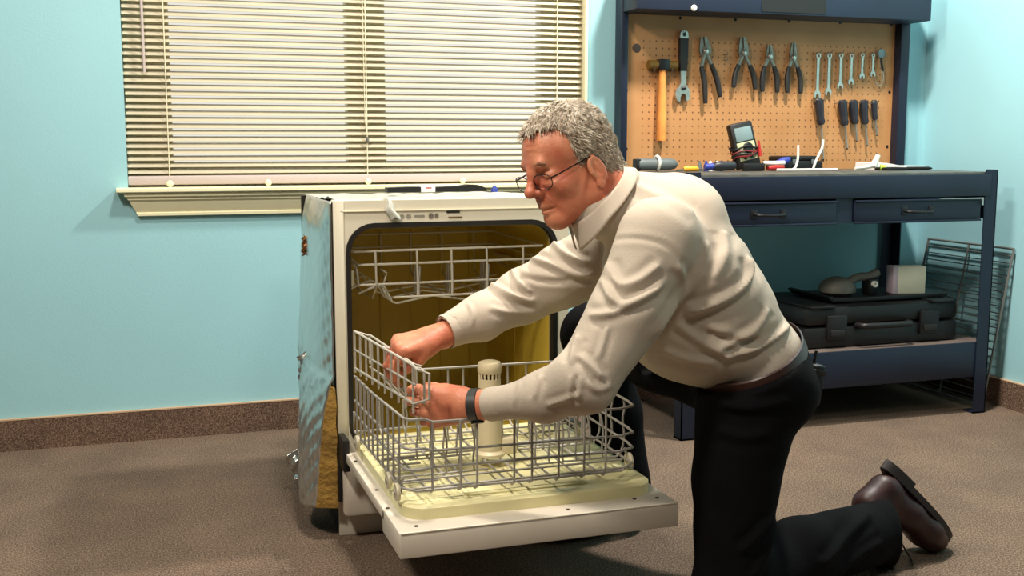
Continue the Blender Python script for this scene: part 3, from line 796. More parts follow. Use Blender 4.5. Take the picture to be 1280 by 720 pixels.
# base and body sides
MB().box(DX0 + 0.012, DX1 - 0.004, DY + 0.05, 3.20, 0.0, 0.20).build('base_frame', M_hinge, dw, smooth=False)
MB().box(DX1 - 0.020, DX1 - 0.002, DY + 0.028, 3.20, 0.20, 0.82, 0.004).build('side_blanket', M_foil, dw)
MB().box(DX0 + 0.004, DX1 - 0.004, 3.17, 3.20, 0.20, 0.82).build('back_panel', M_hinge, dw, smooth=False)
# access panel and toe panel below the door
MB().box(0.436, 1.024, 2.588, 2.618, 0.062, 0.205, 0.012).build('access_panel', M_enamel2, dw)
MB().box(0.432, 1.026, 2.640, 2.652, 0.0, 0.100, 0.002).build('toe_panel', M_enamel2, dw)
for s, x in ((0, 0.4285), (1, 1.012)):
    MB().box(x, x + 0.016, 2.545, 2.62, 0.19, 0.268, 0.003).build('hinge', M_hinge, dw)
    MB().box(x - 0.004, x + 0.006, 2.60, 2.64, 0.10, 0.20, 0.002).build('hinge_bracket', M_hinge, dw)

# top sheet: wrinkled grey plastic over the tub
def sheet(name, fn, nu, nv, material, parent, thick=None):
    vs = []; fs = []
    for j in range(nv + 1):
        for i in range(nu + 1):
            vs.append(fn(i / nu, j / nv))
    for j in range(nv):
        for i in range(nu):
            a = j * (nu + 1) + i
            fs.append((a, a + 1, a + nu + 2, a + nu + 1))
    me = bpy.data.meshes.new(name)
    me.from_pydata([tuple(v) for v in vs], [], fs)
    me.polygons.foreach_set('use_smooth', [True] * len(me.polygons))
    o = link(name, me, material, parent)
    if thick:
        md = o.modifiers.new('thickness', 'SOLIDIFY')
        md.thickness = thick
        md.offset = 0
    return o
def nz(x, y, s=1.0):
    return (math.sin(x * 13.1 * s + y * 7.3 * s) + math.sin(x * 5.7 * s - y * 17.9 * s + 1.3) + 0.6 * math.sin(x * 31 * s + y * 23 * s + 0.4) + 0.5 * math.sin(x * 41 * s - y * 37 * s)) / 3.1
sheet('top_sheet', lambda u, v: (DX0 + 0.012 + 0.58 * u, DY + 0.012 + 0.56 * v, 0.831 + 0.004 * math.sin(math.pi * min(1, v * 3)) + 0.006 * abs(nz(u, v * 1.3)) * min(1, v * 5 + 0.15) - 0.012 * v), 60, 40, M_plast, dw, 0.0015)
# loose strip of sheet folded over the front edge
sheet('loose_flap', lambda u, v: (0.548 + 0.026 * u + 0.016 * v + 0.003 * math.sin(9 * v), DY - 0.006 - 0.010 * math.sin(math.pi * u) + 0.02 * (1 - v) * (1 - v), 0.836 - 0.050 * v - 0.004 * math.cos(7 * u)), 8, 10, M_plast, dw, 0.0012)

# foil faced blanket on the left side
def blanket(u, v):
    """u front (0) to back (1), v bottom (0) to top (1)"""
    low0 = max(0.0, 1 - v / 0.43)
    y = 2.626 + 0.52 * u * (1 - 0.42 * low0)
    z = 0.085 + 0.745 * v
    out = 0.0005 + 0.008 * min(1, u * 8) + 0.028 * math.sin(math.pi * min(1, u * 1.2)) * (0.35 + 0.65 * (1 - v))
    low = max(0.0, 1 - v / 0.43)
    out += 0.050 * (low ** 0.5 if low > 0 else 0) * (1 - 0.55 * u)
    out *= 1.0 if v < 0.9 else max(0.12, 1 - ((v - 0.9) / 0.1) ** 2 * 0.9)
    out += 0.0022 * nz(u * 0.8, v * 1.3) + 0.0024 * nz(v * 5, u * 4, 1.5) * (0.12 + 2.2 * math.exp(-u * 9) * min(1, u * 20) + 1.0 * (low > 0))
    y -= 0.03 * low * (u < 0.02) * 0
    y += -0.10 * max(0, v - 0.80) * u * 4.2 + 0.05 * u * math.sin(v * 5)
    return (0.426 - max(0.002, out), y, z - 0.02 * low * math.sin(4 * u))
sheet('foil_blanket', blanket, 60, 100, M_foil, dw, 0.004)
# bare fibre edge of the blanket, low at the front
fe = []
NZ = 14
for k in range(NZ + 1):
    v = 0.40 * k / NZ
    q = Vector(blanket(0.0, v))
    w = 0.5 + 0.5 * math.sin(k * 1.7)
    fe.append([(q.x - 0.001, q.y - 0.004 - 0.004 * w, q.z), (0.424 + 0.002 * w, q.y - 0.012 - 0.005 * w, q.z - 0.004), (0.426, q.y + 0.05, q.z), (q.x + 0.006, q.y + 0.05, q.z)])
vs = [p_ for r_ in fe for p_ in r_]; fs = []
for k in range(NZ):
    for j in range(4):
        a = k * 4 + j; b = k * 4 + (j + 1) % 4
        fs.append((a, b, b + 4, a + 4))
fs += [(0, 1, 2, 3), tuple(NZ * 4 + j for j in range(4))]
MB().add(vs, fs).build('fibre_edge', M_tan, dw, smooth=60)
# crumpled loose foil at the foot and at the upper edge
def crumple(c, ru, rv, seed, ax_u, ax_v, nrm):
    rnd = random.Random(seed)
    ph = [rnd.uniform(0, 6) for _ in range(6)]
    ax_u = Vector(ax_u); ax_v = Vector(ax_v); nrm = Vector(nrm)
    def fn(u, v):
        a = u * 2 - 1; b = v * 2 - 1
        k = 1 - 0.35 * abs(a * b)
        h = 0.018 * math.sin(7 * a + ph[0] + 3 * b) + 0.014 * math.sin(9 * b + ph[1] - 4 * a) + 0.010 * abs(math.sin(13 * a + 8 * b + ph[2]))
        return Vector(c) + ax_u * (a * ru * k) + ax_v * (b * rv * k) + nrm * h
    return fn
fq = [Vector(p_) for p_ in ((0.413, 2.984, 0.168), (0.351, 3.067, 0.085), (0.38, 3.039, 0.03), (0.429, 2.969, 0.023))]
def floor_foil(u, v):
    p_ = (fq[0] * (1 - u) + fq[1] * u) * (1 - v) + (fq[3] * (1 - u) + fq[2] * u) * v
    return p_ + Vector((-0.5, -0.8, 0.2)) * (0.010 * math.sin(9 * u + 4 * v) + 0.007 * math.sin(15 * v - 7 * u + 1) + 0.006 * abs(math.sin(17 * u + 11 * v)))
sheet('loose_foil', floor_foil, 22, 22, M_foil, dw, 0.001)
sheet('loose_foil', crumple((0.400, 2.93, 0.33), 0.030, 0.085, 9, (0.2, -1, 0.0), (-0.08, 0.15, 1), (-0.4, 0, 0)), 10, 26, M_foil, dw, 0.001)
sheet('torn_foil', crumple((0.403, 2.93, 0.700), 0.009, 0.028, 5, (0.3, -1, 0), (0.05, 0.1, 1), (-0.22, 0, 0)), 8, 14, mat('copper_torn_edge', srgb(150, 104, 62), 0.4, metal=0.6), dw, 0.001)

# door, folded down level
HY0, HY1 = 1.972, 2.556
d = MB().box(0.436, 1.022, 2.115, HY1, 0.212, 0.235, 0.003).build('door', M_enamel2, dw)
MB().box(0.436, 1.022, HY0, 2.135, 0.184, 0.2352, 0.004).build('control_panel', M_enamel2, d)
MB().box(0.455, 1.003, 2.13, 2.50, 0.188, 0.213, 0.004).build('outer_panel', M_enamel2, d)
MB().box(0.438, 1.020, HY0 - 0.0012, HY0 + 0.003, 0.2335, 0.2365, 0.0008).build('panel_edge', mat('cream_edge', srgb(248, 240, 220), 0.35), d)
lo = rounded_rect(0.462, 1.002, 2.035, 2.60, 0.052)
li = rounded_rect(0.469, 0.995, 2.042, 2.59, 0.047)
nn = len(lo)
vs = [(x, y, 0.2345) for x, y in lo] + [(x, y, 0.257) for x, y in lo] + [(x, y, 0.262) for x, y in li]
fs = [tuple(range(2 * nn, 3 * nn)), tuple(range(nn))[::-1]]
for L in range(2):
    for k in range(nn):
        j = (k + 1) % nn
        fs.append((L * nn + k, L * nn + j, (L + 1) * nn + j, (L + 1) * nn + k))
MB().add(vs, fs).build('door_liner', M_liner, d, smooth=40)
MB().box(0.60, 0.86, 2.070, 2.088, 0.262, 0.2655, 0.0015).build('liner_bead', M_liner, d)
for x, y in ((0.445, 2.477), (0.449, 2.250), (0.446, 2.127), (0.476, 2.005), (0.993, 2.014), (0.789, 2.003), (0.945, 2.022), (1.012, 2.25)):
    MB().lathe([(0.0042, 0), (0.0042, 0.0012), (0.002, 0.0018)], 10, (x, y, 0.2352)).build('screw', M_hole, d)

# ------------------------------------------------------------------ lower rack
lr = thing('lower_rack', 'grey wire lower dish rack rolled out on the open door', 'dish rack', (0.715, 2.29, 0.262))
def wire(pts, name='wire', r=0.0026, parent=None, m=None, it=0):
    p_ = smooth_pts(pts, it) if it else pts
    return MB().tube(p_, r, 6).build(name, m or M_wire, parent)
ZB = 0.292
for z, jog in ((0.427, 0.010), (0.369, 0.009), (0.336, 0.0)):
    wire([(0.606, 2.53, z + 0.004), (0.955, 2.53, z + 0.002), (0.974, 2.51, z - 0.004), (0.976, 2.13, z - 0.010), (0.968, 2.085, z - 0.009), (0.925, 2.052, z - 0.005), (0.522, 2.050, z), (0.502, 2.040, z + jog), (0.476, 2.040, z + jog), (0.466, 2.056, z + jog), (0.455, 2.30, z + 0.006), (0.452, 2.505, z + 0.004)], 'rail', 0.0029, lr, it=0)
wire([(0.452, 2.52, ZB + 0.05), (0.452, 2.53, ZB), (0.97, 2.53, ZB), (0.974, 2.10, ZB - 0.004), (0.93, 2.056, ZB - 0.004), (0.49, 2.056, ZB - 0.004), (0.463, 2.075, ZB), (0.455, 2.52, ZB)], 'base_rail', 0.0029, lr)
# front uprights (hook under the base)
for x in (0.520, 0.578, 0.612, 0.690, 0.728, 0.786, 0.842, 0.890):
    zt = 0.4265 - 0.004 * (x - 0.52)
    wire([(x, 2.048, zt), (x, 2.047, 0.34), (x, 2.048, 0.288), (x, 2.062, 0.281), (x - 0.004, 2.12, 0.282), (x - 0.006, 2.50, 0.284), (x - 0.006, 2.53, 0.30), (x - 0.006, 2.532, 0.36 if x < 0.6 else 0.43)], 'upright', 0.0025, lr)
for k in range(10):      # left side uprights
    y = 2.085 + 0.043 * k
    xx = 0.466 - 0.0115 * (y - 2.056) / 0.245 if y < 2.3 else 0.455 - 0.003 * (y - 2.3) / 0.2
    wire([(xx - 0.002, y, 0.437), (xx - 0.003, y, 0.30), (xx + 0.012, y, 0.284), (0.97, y, 0.284 if k % 3 == 0 else 0.284)] if k % 3 == 0 else [(xx - 0.002, y, 0.437), (xx - 0.003, y, 0.30), (xx + 0.012, y, 0.284), (xx + 0.09, y, 0.284)], 'upright', 0.0025, lr)
for k in range(6):       # right side uprights, slightly wavy
    y = 2.16 + 0.066 * k
    wire([(0.979, y, 0.418), (0.983, y, 0.395), (0.977, y, 0.37), (0.983, y, 0.335), (0.978, y, 0.30), (0.965, y, 0.286)], 'upright', 0.0025, lr, it=1)
for y in (2.13, 2.30, 2.46):
    wire([(0.47, y, 0.288), (0.965, y, 0.288)], 'cross_wire', 0.0025, lr)
# tines
for (y, x0, n_, st) in ((2.155, 0.548, 4, 0.030), (2.155, 0.775, 6, 0.031), (2.275, 0.545, 4, 0.030), (2.275, 0.775, 6, 0.031), (2.40, 0.55, 12, 0.033)):
    for k in range(n_):
        x = x0 + st * k
        wire([(x, y, 0.287), (x - 0.004, y - 0.002, 0.312), (x + 0.003, y + 0.004, 0.345), (x - 0.002, y + 0.010, 0.384)], 'tine', 0.0023, lr, it=1)
    wire([(x0 - 0.02, y, 0.288), (x0 + st * n_, y, 0.288)], 'tine_bar', 0.0025, lr)
# raised folding panel along the left side
PA = lambda s, z: Vector((0.453 + 0.040 * s, 2.503 - 0.452 * s, z))
pn = []
wire([PA(0, 0.440), PA(0, 0.537), PA(0.93, 0.537), PA(1.0, 0.533), PA(1.0, 0.533) + Vector((0.022, -0.006, -0.008)), PA(1.0, 0.478) + Vector((0.022, -0.004, -0.004)), PA(0.95, 0.460), PA(0.0, 0.450)], 'panel_frame', 0.0028, lr, M_wire2)
wire([PA(0, 0.494), PA(0.97, 0.500)], 'panel_wire', 0.0024, lr, M_wire2)
for k in range(1, 10):
    s = k / 9.6
    wire([PA(s, 0.537), PA(s, 0.44)], 'panel_wire', 0.0023, lr, M_wire2)
# second leaf of the panel, just inside
PB = lambda s, z: Vector((0.487 + 0.030 * s, 2.495 - 0.40 * s, z))
wire([PB(0, 0.46), PB(0, 0.528), PB(1, 0.520), PB(1, 0.455), PB(0, 0.452)], 'panel_frame', 0.0025, lr, M_wire2)
for k in range(1, 6):
    wire([PB(k / 6, 0.524), PB(k / 6, 0.453), PB(k / 6, 0.44) + Vector((0.05, 0, -0.05))], 'panel_wire', 0.0022, lr, M_wire2)
for s in (0.0, 0.5, 1.0):
    wire([PA(s * 0.9, 0.537), PB(s * 0.95, 0.526)], 'panel_link', 0.0023, lr, M_wire2)
# rollers
for (x, y) in ((0.458, 2.085), (0.458, 2.165), (0.450, 2.47), (0.986, 2.14), (0.986, 2.44)):
    r_ = MB().lathe([(0.006, 0), (0.017, 0.001), (0.0185, 0.005), (0.017, 0.009), (0.006, 0.010)], 18, (x - 0.006, y, 0.281), (1, 0, 0)).build('roller', M_roller, lr)
    MB().lathe([(0.006, 0), (0.006, 0.016)], 10, (x - 0.008, y, 0.281), (1, 0, 0)).build('roller_hub', M_wire, r_)
    wire([(x, y, 0.281), (x + (0.012 if x < 0.7 else -0.012), y, 0.31)], 'roller_bracket', 0.003, lr)
# wash tower standing in the middle
tw = MB().lathe([(0.034, 0), (0.034, 0.006), (0.027, 0.012), (0.0258, 0.10), (0.0245, 0.172)], 24, (0.706, 2.265, 0.286)).build('wash_tower', M_tower, lr)
MB().lathe([(0.0205, 0), (0.0205, 0.020)], 24, (0.706, 2.265, 0.458)).build('slot_core', M_gasket, tw)
for k in range(16):
    a = 2 * math.pi * k / 16
    c_, s_ = math.cos(a), math.sin(a)
    MB().tube([(0.706 + 0.0222 * c_, 2.265 + 0.0222 * s_, 0.457), (0.706 + 0.0222 * c_, 2.265 + 0.0222 * s_, 0.470)], [0.0019, 0.0026], 6).build('slot_bar', M_tower, tw)
MB().lathe([(0.0245, 0), (0.0262, 0.002), (0.0265, 0.018), (0.024, 0.024), (0.014, 0.0275), (0.004, 0.028)], 24, (0.706, 2.265, 0.470)).build('tower_cap', M_tower, tw)
MB().box(0.728, 0.765, 2.245, 2.285, 0.287, 0.325, 0.006).build('tower_bracket', M_tower, tw)

# ------------------------------------------------------------------ upper rack
ur = thing('upper_rack', 'grey wire upper dish rack inside the yellow tub', 'dish rack', (0.73, 2.85, 0.57))
UY, UB, UX0, UX1 = 2.648, 3.10, 0.487, 0.968
wire([(UX0 - 0.010, 3.09, 0.712), (UX0 - 0.012, UY + 0.01, 0.708), (UX0 - 0.006, UY, 0.707), (UX1, UY, 0.708), (UX1 + 0.004, UY + 0.01, 0.708), (UX1 + 0.004, 3.09, 0.712), (UX0 - 0.010, 3.09, 0.712)], 'rail', 0.0030, ur, M_wire2)
wire([(UX0 - 0.006, 3.09, 0.675), (UX0 - 0.010, UY + 0.03, 0.690), (UX0 + 0.004, UY, 0.674), (UX1, UY, 0.675), (UX1 + 0.004, UY + 0.02, 0.675), (UX1 + 0.004, 3.09, 0.675), (UX0, 3.09, 0.675)], 'rail', 0.0030, ur, M_wire2)
wire([(UX0 - 0.004, UY + 0.03, 0.680), (UX0 + 0.002, UY + 0.004, 0.664), (UX0 + 0.004, UY, 0.628), (UX0 + 0.006, UY, 0.625), (UX1, UY, 0.626), (UX1, 3.09, 0.626), (UX0, 3.09, 0.626), (UX0, UY + 0.02, 0.626)], 'rail', 0.0030, ur, M_wire2)
for k, x in enumerate((0.536, 0.640, 0.728, 0.820, 0.917)):
    wire([(x - 0.002, UY - 0.002, 0.708), (x, UY - 0.002, 0.627), (x, UY, 0.590 if k else 0.622), (x, UY + 0.05, 0.585), (x, 3.05, 0.585), (x, 3.09, 0.60), (x, 3.095, 0.712)], 'upright', 0.0027, ur, M_wire2)
wire([(0.578, UY, 0.591), (0.95, UY, 0.592)], 'rail', 0.0027, ur, M_wire2)
for j in range(4):
    y = UY + 0.015 + 0.10 * j
    wire([(0.492, y, 0.602), (0.545, y, 0.622), (0.560, y, 0.615), (0.578, y, 0.578), (0.59, y, 0.574), (0.68, y, 0.590), (0.78, y, 0.574), (0.88, y, 0.592), (0.95, y, 0.60)], 'cross_wire', 0.0026, ur, M_wire2)
for j in range(3):
    wire([(0.575, UY + 0.02 + 0.012 * j, 0.58), (0.557, UY + 0.02 + 0.012 * j, 0.622), (0.566, UY + 0.02 + 0.012 * j, 0.650), (0.552, UY + 0.02 + 0.012 * j, 0.660)] if j == 0 else [(0.575, UY + 0.02 + 0.02 * j, 0.58), (0.557, UY + 0.02 + 0.02 * j, 0.622)], 'tine', 0.0025, ur, M_wire2)
for x0 in (0.650, 0.735, 0.830):
    for j in range(4):
        wire([(x0 + 0.004 * j, UY + 0.03 + 0.035 * j, 0.585), (x0 + 0.004 * j + 0.003, UY + 0.03 + 0.035 * j, 0.662)], 'tine', 0.0022, ur)
for s, x in ((0, OPX0 + 0.016), (1, OPX1 - 0.025)):
    MB().box(x, x + 0.009, DY + 0.028, DY + 0.052, 0.622, 0.662, 0.003).build('slide_stop', M_roller, ur)
    MB().box(x, x + 0.006, DY + 0.03, 3.10, 0.640, 0.652, 0.002).build('slide_rail', M_roller, ur)

# ------------------------------------------------------------------ things on top of the dishwasher
TZ = 0.842
t = thing('door_seal_strip', 'black plastic strip with white label lying on top of the dishwasher', 'strip', (0.73, 2.86, TZ))
MB().prism([(0.600, 0), (0.600, 0.012), (0.66, 0.0135), (0.70, 0.013), (0.73, 0.012), (0.79, 0.014), (0.815, 0.018), (0.842, 0.017), (0.862, 0.010), (0.868, 0)], (0, 2.80, TZ), (1, 0, 0), (0, 0, 1), (0, 0.035, 0)).build('strip_body', M_black, t)
MB().box(0.688, 0.726, 2.7985, 2.8365, TZ - 0.0005, TZ + 0.0155, 0.001).build('paper_label', M_paper, t)
MB().box(0.700, 0.716, 2.7980, 2.7990, TZ + 0.009, TZ + 0.013, 0.0003).build('red_print', mat('red_print_ink', srgb(190, 110, 110), 0.7), t)
tag(MB().lathe([(0.010, 0), (0.009, 0.006), (0.003, 0.017)], 12, (0.888, 2.80, TZ - 0.002)).build('wire_connector', M_bluep), 'small dark blue cone-shaped connector beside the black strip', 'connector')
tag(MB().tube([(0.945, 2.725, TZ - 0.002), (0.955, 2.72, TZ + 0.001), (0.972, 2.715, TZ + 0.001)], [0.002, 0.005, 0.002], 8).build('screw_cap', M_black), 'tiny black clip lying on the dishwasher near the man\'s nose', 'clip')
# ------------------------------------------------------------------ the man
# smooth implicit shapes turned into one skin by a small surface-nets mesher
class Field:
    def __init__(s, lo, hi, h):
        s.lo = np.array(lo, np.float32); s.h = h
        s.n = np.ceil((np.array(hi) - np.array(lo)) / h).astype(int) + 1
        s.A = np.full(s.n, 0.2, np.float32)
    def sub(s, lo, hi, pad):
        a = np.clip(np.floor((np.array(lo) - pad - s.lo) / s.h).astype(int), 0, s.n - 1)
        b = np.clip(np.ceil((np.array(hi) + pad - s.lo) / s.h).astype(int) + 1, 1, s.n)
        if np.any(b <= a):
            return None, None
        g = [s.lo[i] + s.h * np.arange(a[i], b[i], dtype=np.float32) for i in range(3)]
        P = np.stack(np.meshgrid(*g, indexing='ij'), -1)
        return tuple(slice(a[i], b[i]) for i in range(3)), P
    def join(s, sl, d, k, mode='add'):
        A = s.A[sl]
        if mode == 'add':
            if k > 0:
                h = np.clip(0.5 + 0.5 * (A - d) / k, 0, 1)
                A[...] = A * (1 - h) + d * h - k * h * (1 - h)
            else:
                np.minimum(A, d, out=A)
        else:
            d = -d
            if k > 0:
                h = np.clip(0.5 + 0.5 * (d - A) / k, 0, 1)
                A[...] = A * (1 - h) + d * h + k * h * (1 - h)
            else:
                np.maximum(A, d, out=A)
    def cap(s, a, b, r0, r1, k=0.02, axis=None, flat=1.0, mode='add'):
        """tapered capsule; flat scales the section along axis"""
        a = np.array(a, np.float32); b = np.array(b, np.float32)
        R = max(r0, r1) * max(1.0, flat)
        sl, P = s.sub(np.minimum(a, b), np.maximum(a, b), R + k * 1.5 + 0.03)
        if sl is None: return s
        ab = b - a; L2 = max(1e-9, float(ab @ ab))
        q = P - a
        t = np.clip((q @ ab) / L2, 0, 1)
        q = q - t[..., None] * ab
        if axis is not None:
            ax = np.array(axis, np.float32); ax /= np.linalg.norm(ax)
            w = q @ ax
            q = q + (w * (1.0 / flat - 1.0))[..., None] * ax
        d = np.sqrt((q * q).sum(-1)) - (r0 + (r1 - r0) * t)
        s.join(sl, d, k, mode)
        return s
    def chain(s, pts, rad, k=0.02, axis=None, flats=None):
        for i in range(len(pts) - 1):
            if flats is None:
                s.cap(pts[i], pts[i + 1], rad[i], rad[i + 1], k)
            else:
                s.cap(pts[i], pts[i + 1], rad[i], rad[i + 1], k, axis, 0.5 * (flats[i] + flats[i + 1]))
        return s
    def ell(s, c, r, k=0.02, rot=None, mode='add'):
        c = np.array(c, np.float32); r = np.array(r, np.float32)
        sl, P = s.sub(c - r.max(), c + r.max(), k * 1.5 + 0.02)
        if sl is None: return s
        q = P - c
        if rot is not None:
            q = q @ np.array(rot, np.float32)
        k0 = np.sqrt(((q / r) ** 2).sum(-1)) + 1e-6
        k1 = np.sqrt(((q / (r * r)) ** 2).sum(-1)) + 1e-6
        s.join(sl, k0 * (k0 - 1) / k1, k, mode)
        return s
    def cut(s, p, nrm, k=0.0):
        """remove everything on the side the normal points to"""
        nrm = np.array(nrm, np.float32); nrm /= np.linalg.norm(nrm)
        g = [s.lo[i] + s.h * np.arange(s.n[i], dtype=np.float32) for i in range(3)]
        d = (g[0][:, None, None] - p[0]) * nrm[0] + (g[1][None, :, None] - p[1]) * nrm[1] + (g[2][None, None, :] - p[2]) * nrm[2]
        np.maximum(s.A, d, out=s.A)
        return s
    def nets(s):
        A = s.A
        S = A < 0
        c = [S[i:i - 1 or None, j:j - 1 or None, k:k - 1 or None] for i in (0, 1) for j in (0, 1) for k in (0, 1)]
        anyv = c[0].copy(); allv = c[0].copy()
        for x in c[1:]:
            anyv |= x; allv &= x
        I, J, K = np.nonzero(anyv & ~allv)
        idx = -np.ones(anyv.shape, np.int64)
        idx[I, J, K] = np.arange(len(I))
        corners = [(i, j, k) for i in (0, 1) for j in (0, 1) for k in (0, 1)]
        acc = np.zeros((len(I), 3)); cnt = np.zeros(len(I))
        for a in corners:
            for ax in range(3):
                if a[ax]: continue
                b = list(a); b[ax] = 1
                va = A[I + a[0], J + a[1], K + a[2]]; vb = A[I + b[0], J + b[1], K + b[2]]
                m = (va < 0) != (vb < 0)
                t = np.where(m, va / np.where(m, va - vb, 1), 0)
                p = np.tile(np.array(a, float), (len(I), 1)); p[:, ax] += t
                acc += p * m[:, None]; cnt += m
        V_ = (acc / cnt[:, None] + np.stack([I, J, K], 1)) * s.h + s.lo
        F_ = []
        def quads(cells, pos):
            q = np.stack([idx[x] for x in cells], 1)
            q = np.where(pos[:, None], q, q[:, ::-1])
            F_.append(q[(q >= 0).all(1)])
        i, j, k = np.nonzero(S[:-1, 1:-1, 1:-1] != S[1:, 1:-1, 1:-1]); j += 1; k += 1
        quads([(i, j - 1, k - 1), (i, j, k - 1), (i, j, k), (i, j - 1, k)], S[i, j, k])
        i, j, k = np.nonzero(S[1:-1, :-1, 1:-1] != S[1:-1, 1:, 1:-1]); i += 1; k += 1
        quads([(i - 1, j, k - 1), (i - 1, j, k), (i, j, k), (i, j, k - 1)], S[i, j, k])
        i, j, k = np.nonzero(S[1:-1, 1:-1, :-1] != S[1:-1, 1:-1, 1:]); i += 1; j += 1
        quads([(i - 1, j - 1, k), (i, j - 1, k), (i, j, k), (i - 1, j, k)], S[i, j, k])
        return V_, np.concatenate(F_)

def relax(Vx, F, it=1, w=0.5):
    for _ in range(it):
        acc = np.zeros_like(Vx); cnt = np.zeros(len(Vx))
        for a in range(4):
            b = (a + 1) % 4
            np.add.at(acc, F[:, a], Vx[F[:, b]]); np.add.at(cnt, F[:, a], 1)
            np.add.at(acc, F[:, b], Vx[F[:, a]]); np.add.at(cnt, F[:, b], 1)
        Vx = Vx * (1 - w) + w * acc / np.maximum(cnt, 1)[:, None]
    return Vx

def np_mesh(name, Vx, F):
    me = bpy.data.meshes.new(name)
    me.vertices.add(len(Vx)); me.vertices.foreach_set('co', np.asarray(Vx, np.float32).ravel())
    me.loops.add(F.size); me.loops.foreach_set('vertex_index', F.ravel().astype(np.int32))
    me.polygons.add(len(F))
    me.polygons.foreach_set('loop_start', np.arange(0, F.size, 4, dtype=np.int32))
    me.polygons.foreach_set('loop_total', np.full(len(F), 4, np.int32))
    me.update(calc_edges=True)
    me.polygons.foreach_set('use_smooth', [True] * len(F))
    return me

def vnormals(Vx, F):
    n = np.cross(Vx[F[:, 2]] - Vx[F[:, 0]], Vx[F[:, 3]] - Vx[F[:, 1]])
    N = np.zeros_like(Vx)
    for a in range(4):
        np.add.at(N, F[:, a], n)
    return N / (np.linalg.norm(N, axis=1)[:, None] + 1e-12)

def folds(Vx, F, curves, look=(0.317, 0.94, -0.13)):
    """press cloth folds: each curve is (points, width, height) seen along a fixed sculpting direction"""
    N = vnormals(Vx, F)
    lk = np.array(look); lk /= np.linalg.norm(lk)
    face = np.clip(-(N @ lk) * 2.2 + 0.25, 0, 1)
    Q = Vx - (Vx @ lk)[:, None] * lk
    D = np.zeros(len(Vx))
    for pts, w, amp in curves:
        P = np.array([tuple(p_) for p_ in smooth_pts(pts, 2)])
        dep = P @ lk
        P2 = P - dep[:, None] * lk
        best = np.full(len(Vx), 1e9); tt = np.zeros(len(Vx))
        m = len(P2) - 1
        near = np.abs(Q - P2.mean(0)).max(1) < np.abs(P2 - P2.mean(0)).max() + 6 * w
        ii = np.nonzero(near)[0]
        q = Q[ii]
        b = np.full(len(ii), 1e9); t_ = np.zeros(len(ii))
        for k in range(m):
            ab = P2[k + 1] - P2[k]
            t = np.clip(((q - P2[k]) @ ab) / max(1e-12, ab @ ab), 0, 1)
            d = np.linalg.norm(q - P2[k] - t[:, None] * ab, axis=1)
            u = d < b
            b[u] = d[u]; t_[u] = (k + t[u]) / m
        okd = np.abs(Vx[ii] @ lk - dep.mean()) < 0.14
        w = w * 0.85
        prof_ = np.exp(-(b / w) ** 1.6) - 0.55 * np.exp(-((b - 1.9 * w) / (1.2 * w)) ** 2)
        taper = np.clip(np.minimum(t_, 1 - t_) * 6 + 0.15, 0, 1)
        D[ii] += (0.85 if w > 0.0065 else 0.55) * amp * prof_ * taper * okd
    return Vx + N * (D * face)[:, None]

def wave(Vx, F, amp, sc, seed=0):
    r = np.random.RandomState(seed)
    N = vnormals(Vx, F)
    D = np.zeros(len(Vx))
    for k in range(7):
        d = r.normal(size=3); d /= np.linalg.norm(d)
        D += np.sin(Vx @ d * sc * r.uniform(0.6, 1.6) + r.uniform(0, 6) + 1.5 * np.sin(Vx @ r.normal(size=3) * sc * 0.4))
    return Vx + N * (amp * D / 3)[:, None]

M_skin = mat('skin', srgb(190, 104, 76), 0.46, col2=srgb(214, 142, 108), vscale=16, bump=0.10, bscale=170)
M_skin.node_tree.nodes['Principled BSDF'].inputs['Subsurface Weight'].default_value = 0.12
M_skin.node_tree.nodes['Principled BSDF'].inputs['Subsurface Radius'].default_value = (0.012, 0.005, 0.003)
M_shirt = mat('stone_cotton_shirt', srgb(192, 180, 164), 0.85, var=0.02, vscale=12, bump=0.08, bscale=220, spec=0.2)
M_trous = mat('black_navy_trousers', srgb(9, 9, 12), 0.9, var=0.12, vscale=18, bump=0.10, bscale=160, spec=0.12)
M_hair = mat('grey_hair', srgb(128, 112, 94), 0.6, col2=srgb(176, 164, 146), vscale=60, bump=0.7, bscale=130)
M_strand = mat('grey_brown_strands', srgb(136, 116, 96), 0.5, col2=srgb(206, 194, 174), vscale=75, detail=2)
M_brow = mat('grey_brow', srgb(128, 88, 64), 0.7)
M_belt = mat('dark_brown_leather', srgb(58, 34, 30), 0.4, var=0.1, vscale=20)
M_shoe = mat('burgundy_leather', srgb(46, 15, 15), 0.45, var=0.18, vscale=16)
M_sole = mat('brown_black_sole', srgb(40, 34, 32), 0.6)
M_strap = mat('dark_watch_band', srgb(48, 48, 46), 0.45)
M_frame = mat('dark_wire_frame', srgb(46, 36, 34), 0.35, metal=0.5)
M_lens = bpy.data.materials.new('spectacle_lens')
M_lens.use_nodes = True
_nt = M_lens.node_tree
_tr = _nt.nodes.new('ShaderNodeBsdfTransparent')
_gs = _nt.nodes.new('ShaderNodeBsdfGlossy'); _gs.inputs['Roughness'].default_value = 0.03
_mx = _nt.nodes.new('ShaderNodeMixShader'); _mx.inputs[0].default_value = 0.06
_nt.links.new(_tr.outputs[0], _mx.inputs[1]); _nt.links.new(_gs.outputs[0], _mx.inputs[2])
_nt.links.new(_mx.outputs[0], _nt.nodes['Material Output'].inputs['Surface'])

WAX = np.array((0.06, 0.998, 0.0))     # across the body

